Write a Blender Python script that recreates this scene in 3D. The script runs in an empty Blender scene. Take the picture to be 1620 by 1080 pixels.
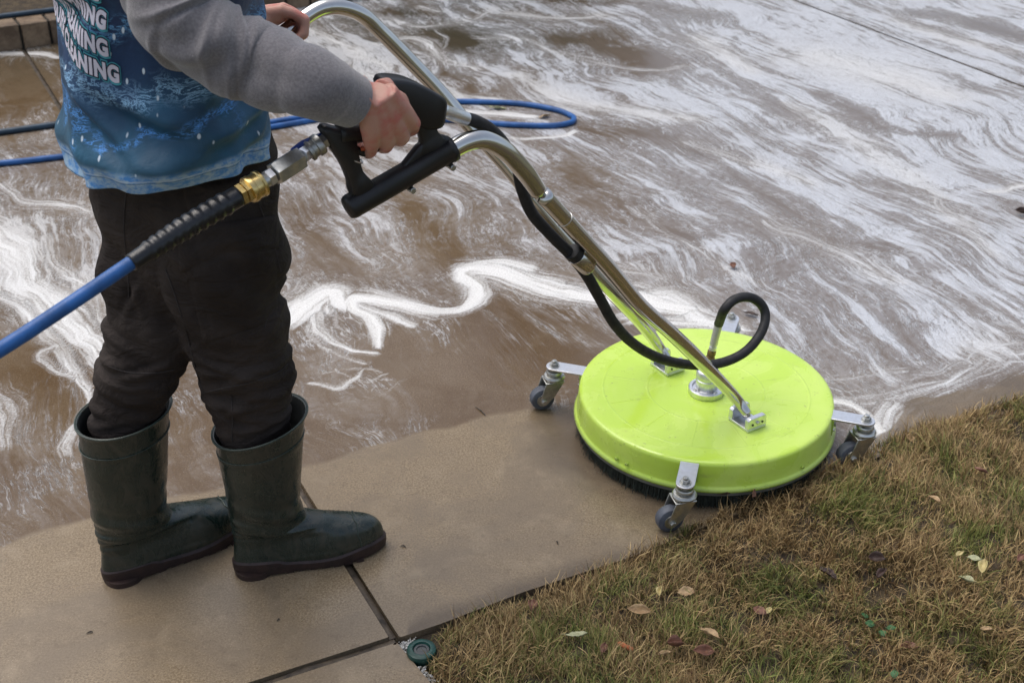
import bpy, bmesh, math, random
import numpy as np
from mathutils import Vector, Matrix, noise as mnoise
from mathutils.bvhtree import BVHTree
random.seed(7); rng = np.random.default_rng(7)
S = bpy.context.scene
R = math.radians
# ------------------------------------------------------------------ camera, sky, sun, exposure
CH, CP, CF = 1.7, R(30.3), 2000.0
cam = bpy.data.cameras.new('camera'); camo = bpy.data.objects.new('camera', cam); S.collection.objects.link(camo)
camo.location = (0, 0, CH); camo.rotation_euler = (R(90) - CP, 0, 0)
cam.sensor_width = 36; cam.lens = 36 * CF / 1620; cam.clip_end = 2000; cam.clip_start = .05
cam.dof.use_dof = True; cam.dof.focus_distance = 2.45; cam.dof.aperture_fstop = 7.1
S.camera = camo
W = bpy.data.worlds.new('World'); S.world = W; W.use_nodes = True
nt = W.node_tree; bg = nt.nodes['Background']
SUN_EL, SUN_ROT = R(68), R(-60)
sky = nt.nodes.new('ShaderNodeTexSky'); sky.sky_type = 'NISHITA'; sky.sun_disc = False
sky.sun_elevation = SUN_EL; sky.sun_rotation = SUN_ROT; sky.dust_density = 4.0; sky.air_density = 1.0
hs = nt.nodes.new('ShaderNodeHueSaturation'); hs.inputs['Saturation'].default_value = .70
nt.links.new(sky.outputs[0], hs.inputs['Color']); nt.links.new(hs.outputs[0], bg.inputs[0]); bg.inputs[1].default_value = .135
sl = bpy.data.lights.new('sun', 'SUN'); sl.energy = .9; sl.angle = R(60); sl.color = (1, .97, .93)
so = bpy.data.objects.new('sun', sl); S.collection.objects.link(so)
so.rotation_euler = (R(90) - SUN_EL, 0, -SUN_ROT + R(180))
S.view_settings.view_transform = 'Standard'; S.view_settings.look = 'None'; S.view_settings.gamma = 1; S.view_settings.exposure = 0.55

# ------------------------------------------------------------------ measuring helpers (photo pixel -> world)
C0 = Vector((0, 0, CH)); FW = Vector((0, math.cos(CP), -math.sin(CP))); UPV = Vector((0, math.sin(CP), math.cos(CP))); RT = Vector((1, 0, 0))
def ray(x, y): return FW + RT * ((x - 810) / CF) + UPV * ((540 - y) / CF)
def at(x, y, z=0.0): d = ray(x, y); return C0 + d * ((z - CH) / d.z)
def atY(x, y, Y): d = ray(x, y); return C0 + d * (Y / d.y)
def depth(p): return (p - C0).dot(FW)
LA = Vector((.154, -.245, 0)).normalized()      # across the handle, towards the camera
LB = Vector((.85, .53, 0)).normalized()         # along the handle, away from the user
NEARB = at(1182, 652, .125); FARB = at(1055, 570, .125)
def pl(x, y, off, base=None):
    p0 = (base or NEARB) + LA * off; d = ray(x, y); return C0 + d * ((p0 - C0).dot(LA) / d.dot(LA))

# ------------------------------------------------------------------ mesh helpers
def link(name, me, m=None, parent=None, smooth=True):
    o = bpy.data.objects.new(name, me); S.collection.objects.link(o)
    if m: me.materials.clear(); me.materials.append(m)
    if smooth and len(me.polygons): me.polygons.foreach_set('use_smooth', [True] * len(me.polygons))
    if parent:
        o.parent = parent
        pm = parent.matrix_world if parent.matrix_world else Matrix()
        o.matrix_parent_inverse = wm(parent).inverted()
    return o
def wm(o):
    m = Matrix.LocRotScale(o.location, o.rotation_euler, o.scale)
    return (wm(o.parent) @ o.matrix_parent_inverse @ m) if o.parent else m
class MB:
    def __init__(s): s.v = []; s.f = []
    def add(s, vs, fs):
        n = len(s.v); s.v += [tuple(v) for v in vs]; s.f += [tuple(i + n for i in f) for f in fs]; return s
    def rings(s, rs, cap=True, closed=True):
        n = len(rs[0]); vs = [p for r in rs for p in r]; fs = []
        for i in range(len(rs) - 1):
            for j in range(n if closed else n - 1):
                k = (j + 1) % n; fs.append((i*n+j, i*n+k, (i+1)*n+k, (i+1)*n+j))
        if cap: fs.append(tuple(range(n))[::-1]); fs.append(tuple((len(rs)-1)*n + j for j in range(n)))
        return s.add(vs, fs)
    def tube(s, pts, rad, n=14, cap=True, smooth=0):
        pts = [Vector(p) for p in pts]
        if smooth: pts, rad = spline(pts, rad, smooth)
        if not hasattr(rad, '__len__'): rad = [rad] * len(pts)
        t = (pts[1] - pts[0]).normalized(); u = t.orthogonal().normalized(); rs = []
        for i, p in enumerate(pts):
            t = (pts[min(i+1, len(pts)-1)] - pts[max(i-1, 0)]).normalized()
            u = (u - t * u.dot(t)).normalized(); w = t.cross(u)
            rs.append([p + (u * math.cos(a) + w * math.sin(a)) * rad[i] for a in (2*math.pi*j/n for j in range(n))])
        return s.rings(rs, cap)
    def lathe(s, prof, c, axis=(0, 0, 1), n=40, cap=True):
        ax = Vector(axis).normalized(); u = ax.orthogonal().normalized(); w = ax.cross(u); c = Vector(c)
        return s.rings([[c + ax * h + (u*math.cos(a) + w*math.sin(a)) * r for a in (2*math.pi*j/n for j in range(n))] for r, h in prof], cap)
    def cyl(s, a, b, r, n=16, bev=0.0):
        a = Vector(a); b = Vector(b); L = (b-a).length
        if bev: return s.lathe([(r-bev, 0), (r, bev), (r, L-bev), (r-bev, L)], a, b-a, n)
        return s.lathe([(r, 0), (r, L)], a, b-a, n)
    def prism(s, poly, d):          # poly: 3d points, d: extrusion vector
        d = Vector(d); return s.rings([[Vector(p) for p in poly], [Vector(p) + d for p in poly]])
    def box(s, c, sx, sy, sz, ax=None):
        c = Vector(c); X, Y, Z = ax or (Vector((1,0,0)), Vector((0,1,0)), Vector((0,0,1)))
        return s.prism([c + X*a*sx/2 + Y*b*sy/2 - Z*sz/2 for a, b in ((-1,-1),(1,-1),(1,1),(-1,1))], Z*sz)
    def sphere(s, c, r, n=16, sc=(1,1,1), ax=None):
        c = Vector(c); X, Y, Z = ax or (Vector((1,0,0)), Vector((0,1,0)), Vector((0,0,1))); rs = []
        m = n//2 + 1
        for i in range(m+1):
            f = math.pi * (i + .001) / (m + .002)
            rs.append([c + X*(math.sin(f)*math.cos(a)*r*sc[0]) + Y*(math.sin(f)*math.sin(a)*r*sc[1]) - Z*(math.cos(f)*r*sc[2]) for a in (2*math.pi*j/n for j in range(n))])
        return s.rings(rs)
    def mesh(s, name='m'):
        me = bpy.data.meshes.new(name); me.from_pydata(s.v, [], s.f); me.validate()
        bm = bmesh.new(); bm.from_mesh(me); bmesh.ops.recalc_face_normals(bm, faces=bm.faces); bm.to_mesh(me); bm.free(); return me
    def build(s, name, m, parent=None, smooth=True, bevel=0, sub=0, sharp=True):
        o = link(name, s.mesh(name), m, parent, smooth)
        if bevel:
            b = o.modifiers.new('b', 'BEVEL'); b.width = bevel; b.segments = 2; b.limit_method = 'ANGLE'; b.angle_limit = R(35)
            o.data.set_sharp_from_angle(angle=R(60)) if False else None
        if sub: b = o.modifiers.new('s', 'SUBSURF'); b.levels = b.render_levels = sub
        elif smooth and sharp: o.data.set_sharp_from_angle(angle=R(38))
        return o
def spline(P, rad, k):
    P = [Vector(p) for p in P]; n = len(P); rad = rad if hasattr(rad, '__len__') else [rad]*n; o = []; ro = []
    for i in range(n-1):
        a = P[i-1] if i else P[0]*2-P[1]; b, c = P[i], P[i+1]; d = P[i+2] if i+2 < n else P[-1]*2-P[-2]
        for j in range(k):
            t = j/k; o.append(.5*((2*b) + (c-a)*t + (2*a-5*b+4*c-d)*t*t + (-a+3*b-3*c+d)*t**3)); ro.append(rad[i]*(1-t)+rad[i+1]*t)
    o.append(P[-1]); ro.append(rad[-1]); return o, ro
def ring(c, rx, ry, ang=0, n=40, tilt=(0, 0), e=2.0):
    c = Vector(c); u = Vector((math.cos(ang), math.sin(ang), 0)); w = Vector((-math.sin(ang), math.cos(ang), 0)); r = []
    for j in range(n):
        a = 2*math.pi*j/n; ca, sa = math.cos(a), math.sin(a)
        x = math.copysign(abs(ca)**(2/e), ca)*rx; y = math.copysign(abs(sa)**(2/e), sa)*ry
        r.append(c + u*x + w*y + Vector((0, 0, tilt[0]*x + tilt[1]*y)))
    return r
def tag(o, label, cat, group=None, kind=None):
    if label: o['label'] = label
    if cat: o['category'] = cat
    if group: o['group'] = group
    if kind: o['kind'] = kind
    return o
def empty(name, loc, label, cat, group=None, rz=0):
    o = bpy.data.objects.new(name, None); S.collection.objects.link(o); o.location = loc; o.rotation_euler = (0, 0, rz)
    o.empty_display_size = .05
    return tag(o, label, cat, group)
def evalmesh(o):
    dg = bpy.context.evaluated_depsgraph_get(); dg.update(); me = bpy.data.meshes.new_from_object(o.evaluated_get(dg)); return me
def remesh(mb, name, vox, m, parent, it=3, fac=.5):
    o = link(name, mb.mesh(name), m, parent)
    r = o.modifiers.new('r', 'REMESH'); r.mode = 'VOXEL'; r.voxel_size = vox; r.use_smooth_shade = True
    sm = o.modifiers.new('s', 'SMOOTH'); sm.iterations = it; sm.factor = fac
    me = evalmesh(o); o.modifiers.clear(); o.data = me
    me.materials.clear(); me.materials.append(m); me.polygons.foreach_set('use_smooth', [True]*len(me.polygons)); return o

# ------------------------------------------------------------------ material helper
class NT:
    def __init__(s, name):
        s.m = bpy.data.materials.new(name); s.m.use_nodes = True; s.t = s.m.node_tree; s.b = s.t.nodes['Principled BSDF']
    def n(s, typ, **k):
        x = s.t.nodes.new('ShaderNode' + typ)
        for a, b in k.items():
            if a in x.inputs.keys(): x.inputs[a].default_value = b
            else: setattr(x, a, b)
        return x
    def l(s, a, b): s.t.links.new(a, b); return s
    def val(s, sock, v):
        if isinstance(v, (int, float)): sock.default_value = v
        elif isinstance(v, (tuple, list)): sock.default_value = v if len(v) == len(sock.default_value) else (*v, 1)
        else: s.l(v, sock)
    def math(s, op, a, b=0.0, c=0.0, clamp=False):
        x = s.n('Math', operation=op, use_clamp=clamp)
        for i, q in enumerate((a, b, c)): s.val(x.inputs[i], q)
        return x.outputs[0]
    def vmath(s, op, a, b=(0, 0, 0)):
        x = s.n('VectorMath', operation=op); s.val(x.inputs[0], a)
        if op == 'SCALE': s.val(x.inputs['Scale'], b)
        else: s.val(x.inputs[1], b)
        return x.outputs[0]
    def mix(s, f, a, b, mode='MIX'):
        x = s.n('Mix', data_type='RGBA', blend_type=mode); s.val(x.inputs[0], f); s.val(x.inputs[6], a); s.val(x.inputs[7], b); return x.outputs[2]
    def mr(s, v, a, b, c=0.0, d=1.0, smooth=True):
        x = s.n('MapRange', interpolation_type='SMOOTHSTEP' if smooth else 'LINEAR'); s.val(x.inputs[0], v)
        for i, q in enumerate((a, b, c, d)): x.inputs[i+1].default_value = q
        return x.outputs[0]
    def noise(s, vec, scale, det=4, rough=.55, dist=0, lac=2.0):
        x = s.n('TexNoise'); s.val(x.inputs['Vector'], vec); x.inputs['Scale'].default_value = scale; x.inputs['Detail'].default_value = det
        x.inputs['Roughness'].default_value = rough; x.inputs['Distortion'].default_value = dist; x.inputs['Lacunarity'].default_value = lac; return x.outputs
    def vor(s, vec, scale, feat='F1', rnd=1.0):
        x = s.n('TexVoronoi', feature=feat); s.val(x.inputs['Vector'], vec); x.inputs['Scale'].default_value = scale; x.inputs['Randomness'].default_value = rnd; return x.outputs
    def attr(s, name): return s.n('Attribute', attribute_name=name).outputs
    def obj(s): return s.n('TexCoord').outputs['Object']
    def mapping(s, vec, sc=(1,1,1), rot=(0,0,0), loc=(0,0,0)):
        x = s.n('Mapping'); s.val(x.inputs[0], vec); x.inputs['Scale'].default_value = sc; x.inputs['Rotation'].default_value = rot; x.inputs['Location'].default_value = loc; return x.outputs[0]
    def sep(s, v): x = s.n('SeparateXYZ'); s.val(x.inputs[0], v); return x.outputs
    def comb(s, a, b, c=0.0):
        x = s.n('CombineXYZ')
        for i, q in enumerate((a, b, c)): s.val(x.inputs[i], q)
        return x.outputs[0]
    def bump(s, h, dist, strength=1.0, nrm=None):
        x = s.n('Bump'); s.val(x.inputs['Height'], h); x.inputs['Distance'].default_value = dist; x.inputs['Strength'].default_value = strength
        if nrm is not None: s.l(nrm, x.inputs['Normal'])
        s.l(x.outputs[0], s.b.inputs['Normal']); return x.outputs[0]
    def set(s, **k):
        for a, v in k.items(): s.val(s.b.inputs[a.replace('_', ' ')], v)
        return s
def simple(name, col, rough=.5, metal=0.0, var=.25, vscale=30, bscale=0, bdist=.0005, r2=None, col2=None, **k):
    t = NT(name); o = t.obj(); n = t.noise(o, vscale, 5)
    c2 = col2 or tuple(max(0, c*(1-var)) for c in col); c1 = col if col2 else tuple(min(1, c*(1+var)) for c in col)
    t.set(Base_Color=t.mix(t.mr(n[0], .3, .7), c1, c2), Metallic=metal)
    t.set(Roughness=t.mr(n[0], .3, .7, rough, r2 if r2 is not None else min(1, rough*1.35), False))
    if bscale: t.bump(t.noise(o, bscale, 4)[0], bdist)
    for a, v in k.items(): t.val(t.b.inputs[a.replace('_', ' ')], v)
    return t.m

M = {}
M['chrome'] = simple('chrome', (.62, .61, .58), .10, 1, .06, 25, 0, r2=.2)
M['steel'] = simple('zinc_steel', (.50, .50, .47), .28, 1, .25, 60, 300, .0003, r2=.5)
M['alu'] = simple('brushed_aluminium', (.72, .73, .75), .32, 1, .1, 60, 250, .0002)
M['brass'] = simple('brass', (.62, .47, .20), .24, 1, .2, 80)
M['oldbrass'] = simple('dull_brass', (.25, .17, .09), .4, 1, .3, 80)
M['sleeve_rubber'] = simple('glossy_black_rubber', (.008, .009, .011), .26, 0, .3, 30, 200, .0006)
M['rubber'] = simple('black_rubber', (.012, .012, .013), .55, 0, .3, 60, 400, .0003)
M['plastic'] = simple('black_plastic', (.010, .010, .011), .36, 0, .3, 20, 600, .0002)
M['bluehose'] = simple('blue_hose', (.012, .085, .27), .42, 0, .25, 25, 300, .0003)
M['bluerub'] = simple('blue_rubber', (.008, .035, .20), .45, 0, .25, 40)
M['tealhose'] = simple('teal_hose', (.012, .035, .06), .4, 0, .25, 20, 200, .0005)
M['wheel'] = simple('grey_wheel_rubber', (.075, .085, .105), .5, 0, .2, 60, 300, .0003)
M['orange'] = simple('orange_plastic', (.45, .08, .02), .4)
M['wood'] = simple('wet_joint_board', (.075, .055, .035), .55, 0, .5, 40, 120, .002, col2=(.022, .016, .011))
M['bristle'] = simple('dark_green_bristle', (.010, .016, .010), .6, 0, .6, 200)
M['sprink'] = simple('green_plastic', (.006, .045, .035), .35, 0, .4, 60)
M['clay'] = simple('orange_clay', (.42, .13, .05), .7, 0, .2, 80)
M['skin'] = None
t = NT('skin'); o = t.obj()
n1 = t.noise(o, 35, 4); n2 = t.noise(o, 160, 3)
c = t.mix(t.mr(n1[0], .42, .68), (.52, .285, .215), (.52, .175, .140)); c = t.mix(t.mr(n2[0], .5, .75, 0, .35), c, (.52, .30, .22))
t.set(Base_Color=c, Roughness=.48, Subsurface_Weight=.12, Subsurface_Scale=.01); t.b.inputs['Subsurface Radius'].default_value = (1, .35, .2)
t.bump(t.noise(o, 420, 3)[0], .0006, .8); M['skin'] = t.m
t = NT('grey_fleece'); o = t.obj()
n = t.noise(o, 260, 3); n2 = t.noise(o, 18, 4)
c = t.mix(t.mr(n[0], .3, .7), (.125, .116, .122), (.20, .187, .195)); c = t.mix(t.mr(n2[0], .35, .7, 0, .35), c, (.13, .12, .125))
sp = t.mr(t.vor(o, 95)[0], .05, .075, 1, 0); sp2 = t.math('MULTIPLY', sp, t.mr(t.noise(o, 22, 2)[0], .62, .7))
c = t.mix(t.math('MULTIPLY', sp2, .8), c, (.6, .58, .58))
t.set(Base_Color=c, Roughness=.95, Sheen_Weight=.5, Sheen_Roughness=.5); t.bump(t.noise(o, 600, 4)[0], .0012, 1); M['fleece'] = t.m
t = NT('brown_black_trousers'); o = t.obj()
n = t.noise(o, 9, 5); w = t.noise(o, 700, 2)
c = t.mix(t.mr(n[0], .35, .68), (.0190, .0140, .0118), (.0370, .0285, .0240))
t.set(Base_Color=c, Roughness=.85, Specular_IOR_Level=.25); b1 = t.bump(t.noise(t.mapping(o, (1, 1, 1.8)), 16, 4, .55, 1.0)[0], .012, 1.0)
t.bump(w[0], .0006, .6, b1); M['trousers'] = t.m
t = NT('green_rubber_boot'); o = t.obj()
n = t.noise(o, 11, 6, .6, .4); n2 = t.noise(t.mapping(o, (1, 1, .45)), 34, 7, .7, .8); n3 = t.noise(o, 7, 5, .6); z = t.sep(o)
c = t.mix(t.mr(n[0], .4, .7), (.0085, .018, .014), (.017, .026, .019)); c = t.mix(t.mr(n2[0], .46, .66, 0, .75), c, (.040, .038, .026)); c = t.mix(t.mr(n3[0], .55, .75, 0, .6), c, (.030, .028, .020))
scr = t.vor(t.mapping(o, (1, 1, 1.6), (.5, .2, .9)), 30, 'DISTANCE_TO_EDGE')[0]; scr = t.math('MULTIPLY', t.mr(scr, 0, .02, 1, 0), t.mr(t.noise(o, 19, 3)[0], .52, .62)); c = t.mix(t.math('MULTIPLY', scr, .45), c, (.10, .10, .075))
spk = t.math('MULTIPLY', t.mr(t.vor(o, 120)[0], .06, .12, 1, 0), t.mr(n3[0], .45, .6)); c = t.mix(t.math('MULTIPLY', spk, .7), c, (.16, .14, .09))
t.set(Base_Color=c, Roughness=t.mr(n2[0], .35, .62, .13, .42), Specular_IOR_Level=.6); b1 = t.bump(t.noise(o, 18, 4, .5, .8)[0], .004, .6); t.bump(n2[0], .0012, .7, b1); M['boot'] = t.m
M['sole'] = simple('brown_red_sole', (.024, .012, .010), .5, 0, .3, 40, 120, .0008)
M['bootin'] = simple('dark_boot_lining', (.008, .010, .009), .8, 0, .3, 40)
M['hair'] = simple('brown_hair', (.05, .03, .018), .5, 0, .5, 120, 200, .003)
# lime paint with embossed rings and ribs
t = NT('lime_paint'); o = t.obj(); x = t.sep(o); rr = t.math('SQRT', t.math('ADD', t.math('MULTIPLY', x[0], x[0]), t.math('MULTIPLY', x[1], x[1])))
def ringb(r0, w): return t.mr(t.math('ABSOLUTE', t.math('SUBTRACT', rr, r0)), 0, w, 1, 0)
ang = t.math('ARCTAN2', x[1], x[0]); seg = t.math('ABSOLUTE', t.math('SUBTRACT', t.math('FRACT', t.math('MULTIPLY', ang, 12/(2*math.pi))), .5))
spoke = t.math('MULTIPLY', t.mr(t.math('MULTIPLY', seg, rr), 0, .0045, 1, 0), t.math('MULTIPLY', t.mr(rr, .135, .14), t.mr(rr, .233, .238, 1, 0)))
hh = t.math('ADD', t.math('ADD', ringb(.238, .004), ringb(.135, .004)), t.math('MULTIPLY', spoke, .7))
top = t.math('GREATER_THAN', x[2], .1175)
hh = t.math('MULTIPLY', hh, top)
n = t.noise(o, 6, 6, .6, .8); n2 = t.noise(o, 90, 4)
c = t.mix(t.mr(n[0], .4, .65), (.47, .67, .075), (.53, .71, .13)); c = t.mix(t.mr(n2[0], .66, .74, 0, .6), c, (.20, .24, .08)); c = t.mix(t.math('MULTIPLY', t.mr(t.noise(t.mapping(o, (1, 1, 3)), 14, 7, .75)[0], .56, .72), .45), c, (.30, .38, .10)); c = t.mix(t.math('MULTIPLY', t.mr(rr, .300, .303), .5), c, (.15, .20, .06))
t.set(Base_Color=c, Roughness=t.mr(n[0], .42, .58, .16, .34), Coat_Weight=.15)
bd0 = t.math('MULTIPLY', t.mr(t.vor(o, 75)[0], .04, .20, 1, 0), t.mr(t.noise(o, 13, 3)[0], .50, .58)); b00 = t.bump(bd0, .0012, .8); b0 = t.bump(t.noise(o, 9, 3)[0], .004, .35, b00); t.bump(hh, .0009, .8, b0); M['lime'] = t.m

# ------------------------------------------------------------------ driveway: wet slabs with foam
DJ = Vector((-.239, .454)).normalized(); NJ = Vector((DJ.y, -DJ.x))     # along the joints / across
CN = Vector((-.222, 1.79)); E1D = (Vector((-.461, 1.676)) - CN).normalized()
def P2(x, y): p = at(x, y); return (p.x, p.y)
EDGE = [tuple(CN), P2(700, 985), P2(830, 935), P2(1000, 880), P2(1150, 818), P2(1290, 768), P2(1400, 718), P2(1620, 645), (1.9, 2.93), (2.7, 3.3), (4.2, 3.9)]
def polyd(X, Y, poly):         # signed distance to a polyline (positive on its left side) + closest points
    bd = np.full(X.shape, 1e9); sx = np.zeros_like(X); sy = np.zeros_like(X); sg = np.zeros_like(X)
    for (x0, y0), (x1, y1) in zip(poly[:-1], poly[1:]):
        dx, dy = x1-x0, y1-y0; L2 = dx*dx+dy*dy; tt = np.clip(((X-x0)*dx+(Y-y0)*dy)/L2, 0, 1)
        cx, cy = x0+dx*tt, y0+dy*tt; d = np.hypot(X-cx, Y-cy); m = d < bd
        bd[m] = d[m]; sx[m] = cx[m]; sy[m] = cy[m]; sg[m] = np.sign((dx*(Y-y0)-dy*(X-x0))[m])
    return bd*sg, sx, sy
def hp(px, py, nx, ny, w=0): # half plane: n.(p-p0) >= w
    return ('h', px, py, nx, ny, w)
def sdc(c, X, Y):
    if c[0] == 'h':
        d = (X-c[1])*c[3]+(Y-c[2])*c[4]-c[5]; return d, X-c[3]*d, Y-c[4]*d
    return polyd(X, Y, c[1])
def Pw(l): return [(*P2(a, b), v) for a, b, v in l]
# how much foam lies where: (px, py, amount) measured on the photo, baked to world
COV = Pw([(60,120,.22),(30,180,.25),(60,230,.42),(20,300,.45),(110,330,.5),(30,400,.72),(100,450,.62),(40,520,.30),(60,620,.22),(20,700,.30),(100,740,.28),(60,800,.12),(60,880,0),(200,900,0),(290,720,.10),(300,620,.18),
  (500,250,.56),(480,350,.50),(560,350,.56),(470,420,.52),(600,420,.46),(680,450,.42),(560,480,.3),(520,560,.30),(600,600,.22),(500,620,.26),(560,680,.10),(520,740,.0),(650,560,.12),(760,520,.06),(820,560,.05),(700,620,.0),(880,520,.12),(940,600,.05),
  (700,100,.62),(620,20,.60),(780,20,.5),(520,60,.66),(560,120,.62),(720,60,.40),(850,60,.48),(960,80,.40),(1050,100,.50),(900,150,.60),(1050,160,.7),(800,240,.55),(650,300,.46),(760,330,.48),(860,400,.5),(940,250,.40),(960,330,.47),(1100,250,.58),(1060,350,.50),(1100,440,.52),(1000,430,.55),
  (1200,50,.66),(1350,100,.82),(1300,200,.58),(1450,180,.66),(1250,300,.62),(1400,350,.58),(1550,280,.58),(1500,60,.60),(1600,150,.64),(1600,20,.62),(1250,420,.46),(1400,450,.56),(1550,420,.52),(1230,520,.40),(1350,560,.50),(1450,540,.56),(1560,540,.66),(1600,470,.6),(1180,470,.42),
  (1300,620,.40),(1400,600,.62),(1480,640,-.1),(1600,620,-.15),(1450,680,-.1),(1340,700,.25),(800,700,-.1),(600,800,-.1),(900,800,-.1),(500,1000,-.1),(100,1000,-.1)])
CLEAN = Pw([(-300,905,0),(0,865,0),(150,815,0),(290,785,0),(480,742,0),(560,712,0),(700,676,0),(840,646,0),(940,640,0),(1120,640,0),(1300,690,0),(1385,715,0)]); CLEAN = [(a, b) for a, b, _ in CLEAN]
CLEAN2 = [P2(1290, 740), P2(1400, 672), P2(1440, 632), P2(1530, 612), P2(1640, 588), P2(1800, 560)]
STR = [  # strokes: points (px,py,width px), strength
 ([(446,518,20),(468,492,44),(496,466,52),(520,464,36),(534,484,18)], 1.0), ([(500,470,24),(492,500,20),(506,532,12),(545,552,10),(600,556,8)], .75),
 ([(484,508,14),(496,538,9),(530,566,9),(580,576,6)], .55), ([(520,480,10),(522,512,8),(545,532,6)], .5),
 ([(602,545,6),(592,520,16),(570,500,18),(546,488,14),(554,474,14),(590,470,32),(640,482,34),(690,492,18),(728,488,16),(754,468,20),(752,446,22),(730,434,14),(750,426,28),(790,430,48),(835,446,54),(880,456,42),(930,464,32),(985,470,26),(1030,478,30),(1080,492,32)], 1.0),
 ([(560,482,9),(600,498,13),(648,514,7)], .85), ([(735,424,14),(790,416,28),(840,424,22)], .9), ([(870,440,14),(930,450,18),(1000,452,16),(1060,468,14)], .6),
 ([(-60,330,60),(0,385,72),(40,436,62),(85,488,50),(130,535,42),(178,582,34)], .86), ([(-40,430,18),(30,480,20),(78,530,16),(116,590,14),(134,650,12),(104,715,9)], .72), ([(84,545,9),(62,562,9),(120,604,11),(150,655,11)], .65), ([(60,380,30),(110,430,40),(150,480,40),(180,520,30)], .62),
 ([(-20,620,36),(0,660,36),(6,700,24)], .55), ([(0,290,18),(60,318,26),(140,335,24)], .62),
 ([(1000,500,24),(1050,470,44),(1100,505,44),(1160,520,22)], .85), ([(1060,505,30),(1120,515,24)], .8), ([(930,410,24),(990,430,34),(1040,440,30)], .5),
 ([(1300,640,8),(1345,636,12),(1378,655,14),(1394,690,18),(1385,714,14)], .95), ([(1385,690,40),(1400,670,34),(1420,640,40)], .7),
 ([(1320,640,40),(1400,628,46),(1470,604,46),(1540,580,60),(1640,540,70)], .50), ([(1250,590,20),(1330,600,24),(1420,590,26)], .45),
 ([(560,222,4),(640,224,5),(740,223,5),(830,220,5),(880,214,5),(905,205,4)], .9), ([(705,180,14),(780,178,20),(850,184,14)], .85), ([(690,178,12),(640,182,12)], .7),
 ([(480,606,5),(520,616,6),(560,602,6),(572,590,4)], .75), ([(530,590,4),(580,606,4),(620,592,4)], .5), ([(520,640,5),(600,625,5),(650,600,5)], .3), ([(500,592,4),(545,584,6),(610,590,5)], .5),
 ([(1255,165,24),(1340,215,32),(1420,270,26),(1500,330,20),(1570,400,16)], .5), ([(1290,90,60),(1400,120,70),(1500,150,40)], .6), ([(1565,305,5),(1625,292,5)], .8),
 ([(820,120,20),(900,160,30),(1000,175,34),(1100,190,20)], .6), ([(600,70,16),(660,60,20),(700,96,14),(760,108,12)], .62), ([(1000,330,12),(1100,400,16),(1200,450,14)], .42), ([(1220,350,24),(1330,400,30),(1420,440,22)], .5), ([(1100,225,16),(1180,255,24),(1280,290,18)], .5),
 ([(590,22,12),(650,42,14),(730,34,16),(780,14,12)], .5), ([(765,60,14),(830,62,20),(880,82,16),(960,102,12),(1040,112,10),(1085,106,8)], .5), ([(680,92,8),(700,70,6),(690,45,8)], .42), ([(800,20,16),(880,30,14),(960,24,12)], .6), ([(1100,60,20),(1140,80,24),(1190,110,20)], .55), ([(700,20,8),(660,12,10)], .6),
 ([(470,40,14),(520,58,18),(560,80,16),(620,110,14)], .62), ([(500,100,14),(560,118,18),(620,128,16)], .6), ([(660,135,16),(740,150,18),(820,160,16)], .6),
 ([(0,85,12),(60,88,14),(80,92,12)], .75), ([(1420,30,14),(1500,60,18),(1600,80,20)], .5)]
NEG = [([(690,58,44),(735,66,44)], .55), ([(890,62,30),(950,66,36)], .45), ([(985,80,36),(1050,98,44)], .5), ([(1060,16,28),(1120,28,28)], .45), ([(620,20,26),(660,22,26)], .45), ([(880,2,16),(960,6,16)], .4), ([(700,115,12),(760,145,14),(820,200,14)], .35),
 ([(560,30,24),(600,60,20)], .3), ([(930,200,30),(1040,215,34),(1100,240,26)], .38), ([(900,275,26),(980,330,30),(1080,370,24)], .28), ([(620,300,30),(700,380,40),(760,430,26)], .30), ([(470,330,26),(520,420,30)], .25), ([(1150,280,20),(1260,340,22),(1330,390,16)], .3), ([(1300,150,14),(1400,200,18),(1500,215,18)], .35),
 ([(20,110,60),(60,150,60)], .25), ([(30,560,50),(60,640,50)], .2), ([(1440,20,24),(1540,40,28),(1620,62,26)], .35), ([(1180,300,14),(1290,370,16),(1400,400,14)], .25)]
def vnoise(x, y, s, seed):
    g = np.random.default_rng(seed).random((256, 256)); x = x*s+1000.3; y = y*s+1000.7; i = np.floor(x).astype(int); j = np.floor(y).astype(int); u = x-i; v = y-j
    u = u*u*(3-2*u); v = v*v*(3-2*v); a = g[i % 256, j % 256]; b = g[(i+1) % 256, j % 256]; c = g[i % 256, (j+1) % 256]; d = g[(i+1) % 256, (j+1) % 256]
    return (a*(1-u)*(1-v)+b*u*(1-v)+c*(1-u)*v+d*u*v)-.5
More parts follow.
